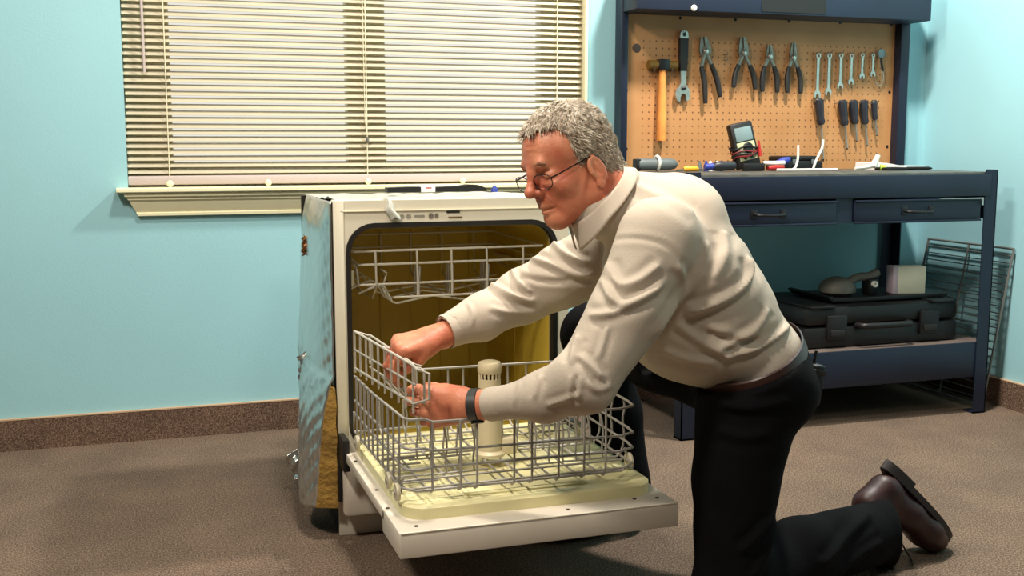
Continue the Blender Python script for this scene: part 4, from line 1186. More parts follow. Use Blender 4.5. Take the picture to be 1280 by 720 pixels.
# ---- head in its own frame: x forward, y to his left (the camera side), z up
HC = np.array((0.828, 2.133, 0.939))
pit, yaw_, rol = math.radians(22), math.radians(15), math.radians(2)
fw = np.array((-math.cos(pit), 0, -math.sin(pit)))
upv = np.array((-math.sin(pit), 0, math.cos(pit)))
lf = np.cross(upv, fw)
Rz = Matrix.Rotation(yaw_, 3, Vector(upv))
HR = np.stack([np.array(Rz @ Vector(fw)), np.array(Rz @ Vector(lf)), upv], 1)   # columns: local axes in the world
def HW(p_):
    return np.asarray(p_) @ HR.T + HC
neck_w = np.array((0.946, 2.113, 0.851))
neck_l = (neck_w - HC) @ HR

h = Field((-0.20, -0.13, -0.22), (0.15, 0.13, 0.15), 0.0027)
h.ell((-0.016, 0, 0.020), (0.093, 0.073, 0.083), 0)
h.ell((0.022, 0, 0.024), (0.061, 0.061, 0.062), 0.02)
h.ell((0.036, 0, -0.046), (0.050, 0.054, 0.066), 0.02)
h.cap((-0.002, 0.046, -0.078), (0.066, 0.014, -0.106), 0.020, 0.017, 0.03)
h.cap((-0.002, -0.046, -0.078), (0.066, -0.014, -0.106), 0.020, 0.017, 0.03)
h.cap((-0.010, 0.050, -0.030), (-0.002, 0.046, -0.078), 0.024, 0.020, 0.02)
h.cap((-0.010, -0.050, -0.030), (-0.002, -0.046, -0.078), 0.024, 0.020, 0.02)
h.ell((0.074, 0, -0.104), (0.017, 0.020, 0.016), 0.016)
h.cap((0.010, 0, -0.095), (0.060, 0, -0.104), 0.030, 0.020, 0.02)
for s_ in (-1, 1):
    h.ell((0.050, 0.040 * s_, -0.040), (0.024, 0.018, 0.017), 0.018)
h.cap((0.077, -0.026, 0.015), (0.077, 0.026, 0.015), 0.0115, 0.0115, 0.014)
h.cap((0.078, 0, 0.008), (0.088, 0, 0.0), 0.012, 0.010, 0.010)
for s_ in (-1, 1):
    h.ell((0.086, 0.031 * s_, -0.012), (0.014, 0.017, 0.012), 0.010, mode='sub')
    h.ell((0.0670, 0.031 * s_, -0.0125), (0.0140, 0.0165, 0.0130), 0.004)
    h.cap((0.0760, 0.046 * s_, -0.0185), (0.0815, 0.020 * s_, -0.0185), 0.0026, 0.0026, 0.002, mode='sub')
    h.cap((0.074, 0.046 * s_, 0.000), (0.081, 0.022 * s_, 0.000), 0.0020, 0.0020, 0.004, mode='sub')
    h.cap((0.072, 0.044 * s_, -0.030), (0.080, 0.020 * s_, -0.029), 0.004, 0.004, 0.010)
h.cap((0.084, 0, 0.002), (0.1075, 0, -0.030), 0.0085, 0.0100, 0.012)
h.ell((0.1105, 0, -0.0350), (0.0105, 0.0110, 0.0095), 0.008)
for s_ in (-1, 1):
    h.ell((0.093, 0.0125 * s_, -0.040), (0.0105, 0.0075, 0.0085), 0.006)
    h.ell((0.098, 0.0065 * s_, -0.0475), (0.005, 0.003, 0.003), 0.002, mode='sub')
h.ell((0.082, 0, -0.060), (0.014, 0.024, 0.014), 0.012)
h.cap((0.080, 0.020, -0.0735), (0.0935, 0.004, -0.0700), 0.0045, 0.0062, 0.006)
h.cap((0.080, -0.020, -0.0735), (0.0935, -0.004, -0.0700), 0.0045, 0.0062, 0.006)
h.cap((0.078, 0.019, -0.0815), (0.0900, 0.003, -0.0835), 0.0045, 0.0068, 0.006)
h.cap((0.078, -0.019, -0.0815), (0.0900, -0.003, -0.0835), 0.0045, 0.0068, 0.006)
h.cap((0.080, 0.025, -0.0785), (0.1015, 0.0, -0.0765), 0.0018, 0.0022, 0.003, mode='sub')
h.cap((0.080, -0.025, -0.0785), (0.1015, 0.0, -0.0765), 0.0018, 0.0022, 0.003, mode='sub')
for s_ in (-1, 1):   # crease from nose to mouth corner
    h.cap((0.086, 0.022 * s_, -0.046), (0.080, 0.034 * s_, -0.074), 0.002, 0.002, 0.006, mode='sub')
for z_ in (0.040, 0.052, 0.064):     # brow furrows
    h.cap((0.080 - (z_ - 0.04) * 0.35, 0.030, z_), (0.084 - (z_ - 0.04) * 0.35, 0.0, z_ + 0.002), 0.0012, 0.0012, 0.004, mode='sub')
re_ = np.array(Matrix.Rotation(math.radians(14), 3, 'Y'))
for s_ in (-1, 1):
    h.ell((-0.012, 0.0760 * s_, -0.036), (0.0195, 0.0090, 0.0325), 0.003, rot=re_)
    h.ell((-0.009, 0.0865 * s_, -0.032), (0.0125, 0.0105, 0.0220), 0.003, rot=re_, mode='sub')
    h.ell((0.003, 0.0780 * s_, -0.038), (0.0055, 0.0050, 0.0080), 0.002)
    h.ell((-0.014, 0.0790 * s_, -0.034), (0.0040, 0.0040, 0.0160), 0.003, rot=re_)
    h.ell((-0.008, 0.0780 * s_, -0.065), (0.0095, 0.0065, 0.0110), 0.004)
h.cap((-0.040, 0, -0.050), tuple(neck_l), 0.056, 0.054, 0.02)
h.cap((0.0, 0, -0.085), tuple(neck_l + np.array((0.04, 0, 0.0))), 0.034, 0.036, 0.03)
Vh, Fh = h.nets()
Vh = relax(Vh, Fh, 1, 0.4) @ HR.T + HC

# ---- hands
def hand(wrist, elbow, pdir, back, thumb_side, bends, spread=0.018, sc=1.0, thumb=None, hres=0.0026, curl_rate=(1, 1, 1)):
    wrist = np.array(wrist, float); elbow = np.array(elbow, float)
    d = np.array(pdir, float); d /= np.linalg.norm(d)
    b = np.array(back, float); b -= d * (b @ d); b /= np.linalg.norm(b)
    sd = np.cross(d, b); sd /= np.linalg.norm(sd)
    if sd @ np.array(thumb_side, float) < 0: sd = -sd
    lo = np.minimum(wrist, elbow); hi = np.maximum(wrist, elbow)
    f = Field(np.minimum(lo, wrist - 0.20), np.maximum(hi, wrist + 0.20), hres) if False else Field(np.minimum(lo, wrist + d * 0.09 - 0.13), np.maximum(hi, wrist + d * 0.09 + 0.13), hres)
    f.cap(elbow, wrist - d * 0.01, 0.029, 0.026, 0, sd, 1.10)
    f.cap(wrist - d * 0.012, wrist + d * 0.02, 0.0255, 0.024, 0.012, sd, 1.15)
    kn = []
    for i, o_ in enumerate((0.0310, 0.0105, -0.0105, -0.0300)):
        k_ = wrist + d * (0.094, 0.099, 0.094, 0.084)[i] * sc + sd * o_ * sc + b * (0.004, 0.007, 0.005, 0.0)[i]
        kn.append(k_)
        f.cap(wrist + d * 0.012 + sd * o_ * 0.45, k_, 0.0165, 0.0120, 0.014)
        f.cap(wrist + d * 0.03 + sd * o_ * 0.6 - b * 0.008, k_ - d * 0.006 - b * 0.006, 0.0150, 0.0105, 0.012)
    lens = ((0.044, 0.026, 0.021), (0.048, 0.029, 0.022), (0.045, 0.027, 0.021), (0.035, 0.021, 0.019))
    for i in range(4):
        p0 = kn[i]
        ang = 0.0
        side_ = sd * (1.5 - i) * spread
        f.ell(p0 + b * 0.002, (0.0118, 0.0118, 0.0118), 0.005)
        for j in range(3):
            ang += math.radians(bends[i][j])
            dv = d * math.cos(ang) - b * math.sin(ang) + side_
            dv /= np.linalg.norm(dv)
            p1 = p0 + dv * lens[i][j] * sc
            r0 = (0.0100, 0.0088, 0.0080)[j]; r1 = (0.0090, 0.0080, 0.0066)[j]
            f.cap(p0, p1, r0, r1, 0.0035)
            p0 = p1
    # thumb leaves the side of the palm near its base
    t0 = wrist + d * 0.024 + sd * 0.020 - b * 0.004
    tp = thumb
    t1 = t0 + (d * tp[0][0] + sd * tp[0][1] + b * tp[0][2])
    t2 = t1 + (d * tp[1][0] + sd * tp[1][1] + b * tp[1][2])
    t3 = t2 + (d * tp[2][0] + sd * tp[2][1] + b * tp[2][2])
    f.cap(t0, t1, 0.0175, 0.0120, 0.014)
    f.cap(t1, t2, 0.0115, 0.0100, 0.006)
    f.cap(t2, t3, 0.0100, 0.0078, 0.004)
    v, q = f.nets()
    return relax(v, q, 1, 0.35), q

# his right hand (far one): palm down, fingers bent over the folding panel
RW = np.array((0.591, 2.271, 0.555)); RK = np.array((0.487, 2.260, 0.537))
Vr, Fr = hand(RW, (0.706, 2.298, 0.591), RK - RW, (0.05, -0.30, 1.0), (0, -1, 0.0),
              ((50, 42, 22), (55, 44, 24), (60, 46, 26), (64, 48, 26)), 0.02, 0.96, ((0.032, 0.010, -0.022), (0.030, 0.000, -0.014), (0.022, -0.004, -0.014)))
# his left hand (near one): back to the camera, fingers curled round the end of the panel
LW = np.array((0.607, 2.065, 0.450)); LK = np.array((0.529, 2.126, 0.439))
Vl, Fl = hand(LW, (0.686, 1.977, 0.473), LK - LW, (-0.25, -1.0, 0.15), (0, 0, 1),
              ((24, 50, 30), (28, 54, 32), (32, 56, 34), (36, 58, 36)), 0.03, 1.04, ((0.036, 0.012, -0.006), (0.030, 0.006, -0.010), (0.022, 0.002, -0.012)))

# ---- bare body under the clothes
SH_N = (0.943, 1.924, 0.783); SH_F = (1.005, 2.268, 0.731)
EL_N = (0.776, 1.891, 0.525); EL_F = (0.806, 2.341, 0.625)
CU_N = (0.635, 2.042, 0.455); CU_F = (0.610, 2.276, 0.564)
T0 = np.array((1.021, 2.091, 0.796)); T1 = np.array((1.049, 2.069, 0.706)); T2 = np.array((1.116, 2.044, 0.610)); T3 = np.array((1.191, 2.017, 0.523))
HPc = np.array((1.205, 2.011, 0.470))
HP_N = np.array((1.161, 1.937, 0.485)); HP_F = np.array((1.241, 2.099, 0.460))
KN_N = np.array((1.097, 1.884, 0.064)); AN_N = np.array((1.569, 2.043, 0.087))
KN_F = np.array((1.045, 2.492, 0.500)); AN_F = np.array((1.130, 2.475, 0.110))
bfd = Field((0.60, 1.78, 0.02), (1.62, 2.62, 0.92), 0.009)
bfd.chain([T0, T1, T2, T3, HPc], [0.06, 0.10, 0.09, 0.065, 0.07], 0.03, WAX, [1.5, 1.35, 1.35, 1.4, 1.4])
bfd.chain([SH_N, EL_N, CU_N], [0.05, 0.038, 0.022], 0.02)
bfd.chain([SH_F, EL_F, CU_F], [0.05, 0.036, 0.022], 0.02)
bfd.chain([HP_N * 0.8 + KN_N * 0.2, KN_N, AN_N], [0.05, 0.045, 0.035], 0.02)
bfd.chain([HP_F, KN_F, AN_F], [0.07, 0.048, 0.035], 0.02)
bfd.cap(T0, neck_w, 0.055, 0.052, 0.02)
Vb, Fb = bfd.nets()
off = 0; VV = []; FF = []
for v, q in ((Vh, Fh), (Vr, Fr), (Vl, Fl), (Vb, Fb)):
    VV.append(v); FF.append(q + off); off += len(v)
man = link('person', np_mesh('person', np.concatenate(VV), np.concatenate(FF)), M_skin)
tag(man, 'person with grey hair, glasses and beige shirt kneeling with both hands in the dish rack', 'person')

# ---- hair
hr = Field((-0.18, -0.11, -0.15), (0.13, 0.11, 0.15), 0.003)
hr.ell((-0.017, 0, 0.0225), (0.0985, 0.0790, 0.0885), 0)
hr.ell((0.024, 0, 0.030), (0.0635, 0.0640, 0.0655), 0.02)
hr.cap((-0.052, 0, -0.020), (-0.072, 0, -0.105), 0.058, 0.060, 0.03, (0, 1, 0), 1.10)
g_ = [hr.lo[i] + hr.h * np.arange(hr.n[i]) for i in range(3)]
GX, GY, GZ = np.meshgrid(*g_, indexing='ij')
zh = np.interp(GX, [-0.16, -0.06, -0.040, -0.033, -0.026, -0.014, 0.010, 0.017, 0.021, 0.023, 0.034, 0.060, 0.12], [-0.128, -0.118, -0.098, -0.066, -0.012, -0.006, -0.016, -0.014, 0.012, 0.052, 0.076, 0.085, 0.088])
zh2 = np.interp(np.abs(GY), [0, 0.035, 0.055, 0.08], [0.010, 0.008, 0.0, 0.0])
strand = 0.45 * 0.0032 * np.sin(GX * 260 + GZ * 190 + 3 * np.sin(GY * 70)) + 0.0014 * np.sin(GX * 410 - GZ * 120 + GY * 160 + 1.0) + 0.002 * np.sin(GZ * 520 + GX * 330 + GY * 300)
lim = (zh - zh2 * (GX > 0.01) + 1.6 * strand - GZ) * 0.7
hr.A = np.maximum(hr.A + 0.5 * strand, lim).astype(np.float32)
Vq, Fq = hr.nets()
Vq = relax(Vq, Fq, 1, 0.3) @ HR.T + HC
hair_o = link('hair', np_mesh('hair', Vq, Fq), M_hair, man)
# short combed strands lying on the hair mass
rs = np.random.RandomState(11)
Nq = vnormals(Vq, Fq)
Nl = Nq @ HR; Pl = (Vq - HC) @ HR
pick = rs.permutation(len(Vq))
hv = []; hf = []
cntr = 0
for i_ in pick:
    if cntr >= 5200: break
    n_ = Nl[i_]; p_ = Pl[i_]
    if n_[2] < -0.75: continue
    top = np.clip((p_[2] - 0.05) / 0.05, 0, 1)
    fl = np.array((-0.55, 0.0, -0.85)) * (1 - top) + np.array((0.9, 0.25 * np.sign(p_[1]), -0.1)) * top
    if p_[0] < -0.03: fl = np.array((-0.45, 0.0, -0.9))
    fl = fl + rs.normal(size=3) * 0.16
    fl = fl - n_ * (fl @ n_)
    fl /= np.linalg.norm(fl) + 1e-9
    if fl[2] < -0.6 and p_[2] < -0.06: ln = 0.007
    else: ln = rs.uniform(0.012, 0.020) * (0.75 if p_[2] < 0.0 else 1.0)
    sd_ = np.cross(n_, fl)
    w_ = rs.uniform(0.0006, 0.0011)
    a0 = p_ - n_ * 0.001
    a1 = p_ + fl * ln * 0.5 + n_ * (0.0022 + rs.uniform(0, 0.001))
    a2 = p_ + fl * ln + n_ * rs.uniform(0.0005, 0.0028)
    o_ = len(hv)
    for q_, ww in ((a0, w_), (a1, w_ * 0.9)):
        hv += [HW(q_ - sd_ * ww), HW(q_ + sd_ * ww), HW(q_ + n_ * ww)]
    hv.append(HW(a2))
    for k in range(3):
        j = (k + 1) % 3
        hf.append((o_ + k, o_ + j, o_ + 3 + j, o_ + 3 + k)); hf.append((o_ + 3 + k, o_ + 3 + j, o_ + 6))
    cntr += 1
me_ = bpy.data.meshes.new('hair_strands')
me_.from_pydata([tuple(v) for v in hv], [], hf)
hs_ = link('hair_strands', me_, M_strand, hair_o)
hs_['kind'] = 'stuff'
for s_ in (-1, 1):
    e_ = [HW((0.0785, 0.044 * s_, 0.014)), HW((0.0860, 0.033 * s_, 0.0190)), HW((0.0885, 0.018 * s_, 0.0160))]
    MB().tube(e_, [0.002, 0.0034, 0.002], 8, r2=[0.0016, 0.0020, 0.0016]).build('eyebrow', M_brow, man)
# ---- glasses
gl = bpy.data.objects.new('glasses', None); COL.objects.link(gl); gl.parent = man
gl['label'] = 'thin dark wire-rimmed glasses'
for s_ in (-1, 1):
    se = lambda q, e: math.copysign(abs(q) ** e, q)
    rim_ = [HW((0.101 - 0.10 * (0.012 + 0.018 * math.cos(a) ** 2) * 0 - 0.004 * (1 + s_ * 0) - 0.006 * max(0, math.cos(a)), s_ * (0.0370 + 0.0265 * se(math.cos(a), 0.8)), -0.0160 + 0.0180 * se(math.sin(a), 0.8) * (1.0 if math.sin(a) < 0 else 0.8))) for a in [2 * math.pi * k / 28 for k in range(28)]]
    MB().tube(rim_, 0.0011, 6, closed=True).build('rim', M_frame, gl)
    cpt = np.mean(rim_, 0)
    nv = len(rim_)
    MB().add([tuple(p_) for p_ in rim_] + [tuple(np.array(p_) - HR[:, 0] * 0.0012) for p_ in rim_], [tuple(range(nv)), tuple(range(nv, 2 * nv))[::-1]] + [(k, (k + 1) % nv, nv + (k + 1) % nv, nv + k) for k in range(nv)]).build('lens', M_lens, gl, smooth=False)
    MB().tube([HW((0.091, 0.0635 * s_, -0.012)), HW((0.083, 0.0715 * s_, -0.011)), HW((0.040, 0.0735 * s_, -0.009)), HW((-0.002, 0.0775 * s_, -0.007)), HW((-0.020, 0.0780 * s_, -0.012)), HW((-0.034, 0.076 * s_, -0.032))], 0.0016, 6, r2=0.0024).build('temple', M_frame, gl)
MB().tube([HW((0.0970, -0.0110, -0.013)), HW((0.1000, 0, -0.0105)), HW((0.0970, 0.0110, -0.013))], 0.0012, 6).build('bridge', M_frame, gl)

# ---- shirt
sf = Field((0.50, 1.76, 0.38), (1.42, 2.66, 1.00), 0.005)
sf.chain([T0, T1, T2, T3, np.array((1.203, 2.016, 0.500))], [0.095, 0.139, 0.130, 0.104, 0.096], 0.03, WAX, [1.75, 1.36, 1.36, 1.46, 1.5])
sf.cap((0.987, 2.106, 0.817), (1.067, 2.081, 0.831), 0.066, 0.072, 0.04, WAX, 2.0)
sf.ell((1.056, 2.048, 0.568), (0.105, 0.165, 0.085), 0.05)
sf.chain([SH_N, (0.875, 1.903, 0.657), EL_N, (0.717, 1.948, 0.486), CU_N], [0.084, 0.071, 0.060, 0.046, 0.030], 0.022)
sf.chain([SH_F, (0.896, 2.307, 0.671), EL_F, (0.695, 2.299, 0.586), CU_F], [0.082, 0.071, 0.060, 0.049, 0.034], 0.022)
sf.cap((0.966, 2.109, 0.831), (0.890, 2.124, 0.832), 0.078, 0.060, 0.03)
# open the cuffs and the neck, end at the waist
CN = np.array(CU_N); CF = np.array(CU_F)
dn = CN - np.array((0.717, 1.948, 0.486)); dn /= np.linalg.norm(dn)
df = CF - np.array((0.695, 2.299, 0.586)); df /= np.linalg.norm(df)
sf.cap(CN - dn * 0.004, CN + dn * 0.05, 0.045, 0.045, 0, mode='sub') if False else None
def disc_cut(f, c, n_, rad):
    """cut a sleeve square: remove the part of a ball beyond the plane"""
    c = np.array(c); sl, P = f.sub(c - rad, c + rad, 0.0)
    q = P - c
    pl = q @ np.array(n_, np.float32)
    ball = np.sqrt((q * q).sum(-1)) - rad
    d = np.maximum(-pl, ball)
    f.join(sl, d.astype(np.float32), 0, 'sub')
disc_cut(sf, CN, dn, 0.07); disc_cut(sf, CF, df, 0.07)
sf.cap(CN - dn * 0.03, CN + dn * 0.03, 0.0265, 0.0265, 0.002, mode='sub')
sf.cap(CF - df * 0.03, CF + df * 0.03, 0.0300, 0.0300, 0.002, mode='sub')
WC = np.array((1.196, 2.019, 0.519))
BF = np.array((1.087, 2.045, 0.468)) - np.array((1.302, 1.987, 0.572))
bn_ = np.cross(BF, WAX); bn_ /= np.linalg.norm(bn_)
if bn_[2] < 0: bn_ = -bn_
disc_cut(sf, WC - bn_ * 0.004, -bn_, 0.26)
Vs, Fs = sf.nets()
Vs = relax(Vs, Fs, 2, 0.5)
Vs = wave(Vs, Fs, 0.0022, 34, 3)
SHF = [
    ([(0.807, 1.916, 0.783), (0.839, 1.875, 0.795), (0.888, 1.848, 0.793), (0.927, 1.843, 0.777), (0.950, 1.842, 0.745)], 0.006, -0.004),
    ([(1.119, 1.882, 0.751), (1.117, 1.867, 0.713), (1.078, 1.865, 0.681), (1.021, 1.870, 0.658), (0.979, 1.862, 0.650)], 0.010, 0.013),
    ([(1.019, 1.867, 0.786), (1.005, 1.844, 0.735), (0.971, 1.828, 0.698), (0.938, 1.834, 0.659)], 0.010, 0.008),
    ([(0.937, 1.836, 0.746), (0.958, 1.824, 0.714), (0.939, 1.825, 0.673), (0.890, 1.823, 0.615)], 0.009, 0.007),
    ([(0.816, 1.877, 0.754), (0.823, 1.847, 0.705), (0.862, 1.835, 0.716), (0.900, 1.827, 0.748)], 0.009, 0.008),
    ([(0.804, 1.877, 0.724), (0.816, 1.844, 0.670), (0.860, 1.822, 0.688), (0.907, 1.820, 0.716)], 0.008, 0.009),
    ([(0.779, 1.875, 0.650), (0.807, 1.835, 0.659), (0.857, 1.822, 0.681), (0.896, 1.812, 0.706)], 0.008, 0.009),
    ([(0.797, 1.825, 0.638), (0.788, 1.824, 0.609), (0.780, 1.833, 0.577)], 0.006, 0.007),
    ([(0.760, 1.877, 0.614), (0.744, 1.868, 0.589), (0.737, 1.856, 0.566)], 0.007, 0.011),
    ([(0.744, 1.846, 0.585), (0.759, 1.828, 0.570), (0.785, 1.826, 0.542)], 0.007, 0.011),
    ([(0.760, 1.834, 0.535), (0.777, 1.825, 0.517), (0.802, 1.819, 0.529)], 0.007, 0.007),
    ([(0.740, 1.842, 0.546), (0.738, 1.840, 0.526), (0.736, 1.848, 0.500)], 0.005, -0.010),
    ([(0.701, 1.889, 0.482), (0.726, 1.871, 0.496), (0.751, 1.854, 0.510)], 0.006, 0.008),
    ([(0.702, 1.927, 0.532), (0.693, 1.927, 0.511), (0.689, 1.926, 0.490)], 0.005, 0.007),
    ([(0.674, 1.966, 0.513), (0.667, 1.965, 0.495), (0.662, 1.964, 0.472)], 0.004, 0.004),
    ([(1.167, 1.904, 0.643), (1.144, 1.886, 0.614), (1.098, 1.877, 0.588), (1.053, 1.879, 0.571)], 0.009, 0.008),
    ([(1.238, 1.928, 0.603), (1.172, 1.894, 0.580), (1.117, 1.878, 0.565), (1.062, 1.874, 0.555)], 0.008, 0.009),
    ([(1.023, 1.883, 0.606), (1.073, 1.864, 0.586), (1.146, 1.881, 0.582)], 0.008, -0.007),
    ([(0.961, 1.864, 0.628), (1.012, 1.863, 0.586), (1.072, 1.860, 0.556)], 0.009, 0.007),
    ([(0.946, 1.883, 0.571), (0.984, 1.867, 0.553), (1.042, 1.868, 0.544)], 0.008, 0.006),
    ([(1.090, 1.951, 0.793), (1.070, 1.898, 0.751), (1.022, 1.856, 0.711)], 0.012, 0.006),
    ([(0.928, 2.019, 0.896), (0.964, 1.950, 0.867), (1.005, 1.899, 0.830)], 0.012, 0.005),
    ([(0.847, 2.030, 0.777), (0.832, 1.944, 0.738), (0.824, 1.901, 0.713)], 0.007, 0.008),
    # far sleeve
    ([(0.852, 2.259, 0.758), (0.872, 2.248, 0.727), (0.925, 2.238, 0.705)], 0.008, 0.010),
    ([(0.804, 2.270, 0.720), (0.847, 2.254, 0.706), (0.895, 2.234, 0.678), (0.936, 2.232, 0.684)], 0.008, 0.010),
    ([(0.782, 2.282, 0.678), (0.828, 2.255, 0.667), (0.882, 2.237, 0.667)], 0.007, -0.009),
    ([(0.769, 2.299, 0.693), (0.772, 2.274, 0.667), (0.801, 2.261, 0.643)], 0.006, 0.011),
    ([(0.713, 2.326, 0.676), (0.720, 2.290, 0.659), (0.761, 2.273, 0.636), (0.807, 2.256, 0.624)], 0.008, 0.010),
    ([(0.710, 2.276, 0.613), (0.759, 2.268, 0.598), (0.816, 2.260, 0.600)], 0.007, 0.006),
    ([(0.663, 2.283, 0.625), (0.671, 2.267, 0.603), (0.666, 2.264, 0.575)], 0.005, 0.005),
]
Vs = folds(Vs, Fs, SHF)
shirt = link('shirt', np_mesh('shirt', Vs, Fs), M_shirt, man)

def band(c, n_, a_, ra, rb, w, t, name, material, parent, npt=40, shape=None):
    """strap: ellipse ring of width w about axis n_, a_ = first ellipse axis"""
    c = np.array(c, float); n_ = np.array(n_, float); n_ /= np.linalg.norm(n_)
    a_ = np.array(a_, float); a_ -= n_ * (a_ @ n_); a_ /= np.linalg.norm(a_)
    b_ = np.cross(n_, a_)
    vs = []; fs = []
    for k in range(npt):
        th = 2 * math.pi * k / npt
        e = a_ * math.cos(th); g = b_ * math.sin(th)
        for (rr, hh) in ((0, -0.5), (t, -0.42), (t, 0.42), (0, 0.5)):
            vs.append(tuple(c + e * (ra + rr) + g * (rb + rr) + n_ * hh * w))
    for k in range(npt):
        j = (k + 1) % npt
        for m_ in range(4):
            fs.append((k * 4 + m_, k * 4 + (m_ + 1) % 4, j * 4 + (m_ + 1) % 4, j * 4 + m_))
    return MB().add(vs, fs).build(name, material, parent, smooth=40)
# cuffs: a thin band at each sleeve end
band(CN - dn * 0.022, dn, (0, 0, 1), 0.0330, 0.0330, 0.046, 0.0012, 'cuff', M_shirt, man)
band(CF - df * 0.022, df, (0, 0, 1), 0.0370, 0.0370, 0.046, 0.0012, 'cuff', M_shirt, man)

# collar: stand and fold round the neck, points at the throat
CC = np.array((0.900, 2.123, 0.848)); cth = np.array((0.845, 2.127, 0.786)); cnp = np.array((0.965, 2.116, 0.914))
ca = cnp - cth; ra_ = np.linalg.norm(ca) / 2; ca /= np.linalg.norm(ca)
cc = (cnp + cth) / 2
cn_ = np.cross(ca, WAX); cn_ /= np.linalg.norm(cn_)
if cn_ @ (HC - cc) < 0: cn_ = -cn_
cb = np.cross(cn_, ca)
def collar_fn(u, v):
    th = (u - 0.5) * 2 * math.radians(172)
    k = abs(u - 0.5) * 2
    base = cc + ca * (ra_ * 0.90 * math.cos(th)) + cb * (0.074 * math.sin(th))
    outw = ca * math.cos(th) + cb * math.sin(th)
    if v < 0.4:
        q = v / 0.4
        return base + cn_ * (0.030 * q - 0.012) + outw * (-0.003 * q)
    q = (v - 0.4) / 0.6
    return base + cn_ * (0.018 - (0.022 + 0.010 * k + 0.055 * max(0, k - 0.62)) * q) + outw * (0.003 + (0.010 + 0.012 * k) * q + 0.004 * q * q)
sheet('collar', lambda u, v: tuple(collar_fn(u, v)), 48, 12, M_shirt, man, 0.0022)
for q_ in (((0.831, 2.105, 0.806)), ((0.837, 2.100, 0.785))):
    pass

# ---- trousers
tf = Field((0.86, 1.74, -0.012), (1.78, 2.76, 0.70), 0.006)
tf.chain([np.array((1.190, 2.022, 0.526)), HPc], [0.117, 0.116], 0.03, WAX, [1.5, 1.45])
tf.ell((1.214, 2.007, 0.463), (0.098, 0.165, 0.100), 0.03)
tf.chain([HP_N, (1.125, 1.922, 0.288), KN_N], [0.112, 0.086, 0.074], 0.02)
tf.chain([KN_N, (1.305, 1.957, 0.093), AN_N], [0.076, 0.076, 0.068], 0.028)
tf.cap(AN_N, (1.603, 2.046, 0.074), 0.070, 0.074, 0.01, (0, 0.3, 1), 1.12)
tf.chain([HP_F, np.array((1.129, 2.268, 0.490)), KN_F], [0.112, 0.092, 0.078], 0.03)
tf.chain([KN_F, np.array((1.10, 2.48, 0.30)), AN_F], [0.075, 0.068, 0.064], 0.02)
da = np.array((0.95, -0.24, -0.02)); da /= np.linalg.norm(da)
disc_cut(tf, np.array((1.603, 2.046, 0.074)) - da * 0.004, da, 0.12)
disc_cut(tf, AN_F - np.array((0, 0, 0.01)), (0, 0, -1), 0.10)
tf.cut((0, 0, 0.001), (0, 0, -1))
sp = T3 - T2; sp /= np.linalg.norm(sp)
tf.cut(tuple(WC - sp * 0.020), tuple(-sp))  if False else None
# waistband top: cut only round the waist
BF = np.array((1.087, 2.045, 0.468)) - np.array((1.302, 1.987, 0.572))
bn_ = np.cross(BF, WAX); bn_ /= np.linalg.norm(bn_)
if bn_[2] < 0: bn_ = -bn_
disc_cut(tf, WC + bn_ * 0.004, bn_, 0.26)
Vt, Ft = tf.nets()
Vt = relax(Vt, Ft, 2, 0.5)
Vt = wave(Vt, Ft, 0.0020, 26, 5)
TRF = [
    ([(1.059, 1.862, 0.465), (1.088, 1.851, 0.454), (1.138, 1.846, 0.461), (1.194, 1.850, 0.469)], 0.010, 0.008),
    ([(1.030, 1.875, 0.488), (1.069, 1.850, 0.478), (1.118, 1.845, 0.485)], 0.009, -0.007),
    ([(1.049, 1.858, 0.411), (1.093, 1.842, 0.398), (1.148, 1.845, 0.406)], 0.012, 0.006),
    ([(1.157, 1.850, 0.227), (1.122, 1.836, 0.199), (1.081, 1.825, 0.175)], 0.010, 0.010),
    ([(1.190, 1.858, 0.217), (1.146, 1.844, 0.161), (1.122, 1.846, 0.121)], 0.010, 0.008),
    ([(1.505, 1.999, 0.154), (1.409, 1.964, 0.130), (1.318, 1.916, 0.096)], 0.011, 0.009),
    ([(1.520, 1.987, 0.097), (1.438, 1.959, 0.084), (1.366, 1.926, 0.060)], 0.010, 0.007),
]
Vt = folds(Vt, Ft, TRF)
Vt[:, 2] = np.maximum(Vt[:, 2], 0.002)
trous = link('trousers', np_mesh('trousers', Vt, Ft), M_trous, man)
# ---- belt with pouch
bl_ = band(WC + bn_ * 0.006, bn_, BF, 0.1200, 0.184, 0.032, 0.003, 'belt', M_belt, man, 56)
MB().box(-0.017, 0.017, -0.008, 0.010, -0.045, 0.045, 0.006)
pm = Matrix.Translation(Vector((1.289, 1.915, 0.481))) @ Matrix.Rotation(math.radians(8), 4, 'Y')
pch = local(MB().box(-0.014, 0.014, -0.026, 0.026, -0.045, 0.040, 0.006), pm).build('phone_pouch', M_black, man)
local(MB().box(-0.0155, 0.0155, -0.0275, 0.0275, 0.018, 0.032, 0.003), pm).build('pouch_flap', M_grip, pch)
local(MB().tube([(0, 0, 0.038), (0.001, 0, 0.066)], 0.0035, 8), pm).build('pouch_clip', M_blackm, pch)
pm2 = Matrix.Translation(Vector((1.200, 1.889, 0.572)))
# ---- watch
wd = LW - LK; wd /= np.linalg.norm(wd)
wpos = LW + wd * 0.008
wt = band(wpos, wd, (0, 0, 1), 0.0312, 0.0300, 0.021, 0.003, 'watch_band', M_strap, man)
MB().lathe([(0.013, 0), (0.014, 0.003), (0.013, 0.007)], 18, tuple(wpos + np.array((0.0, -0.010, -0.027))), (0.0, -0.35, -1)).build('watch_case', M_blackm, wt)

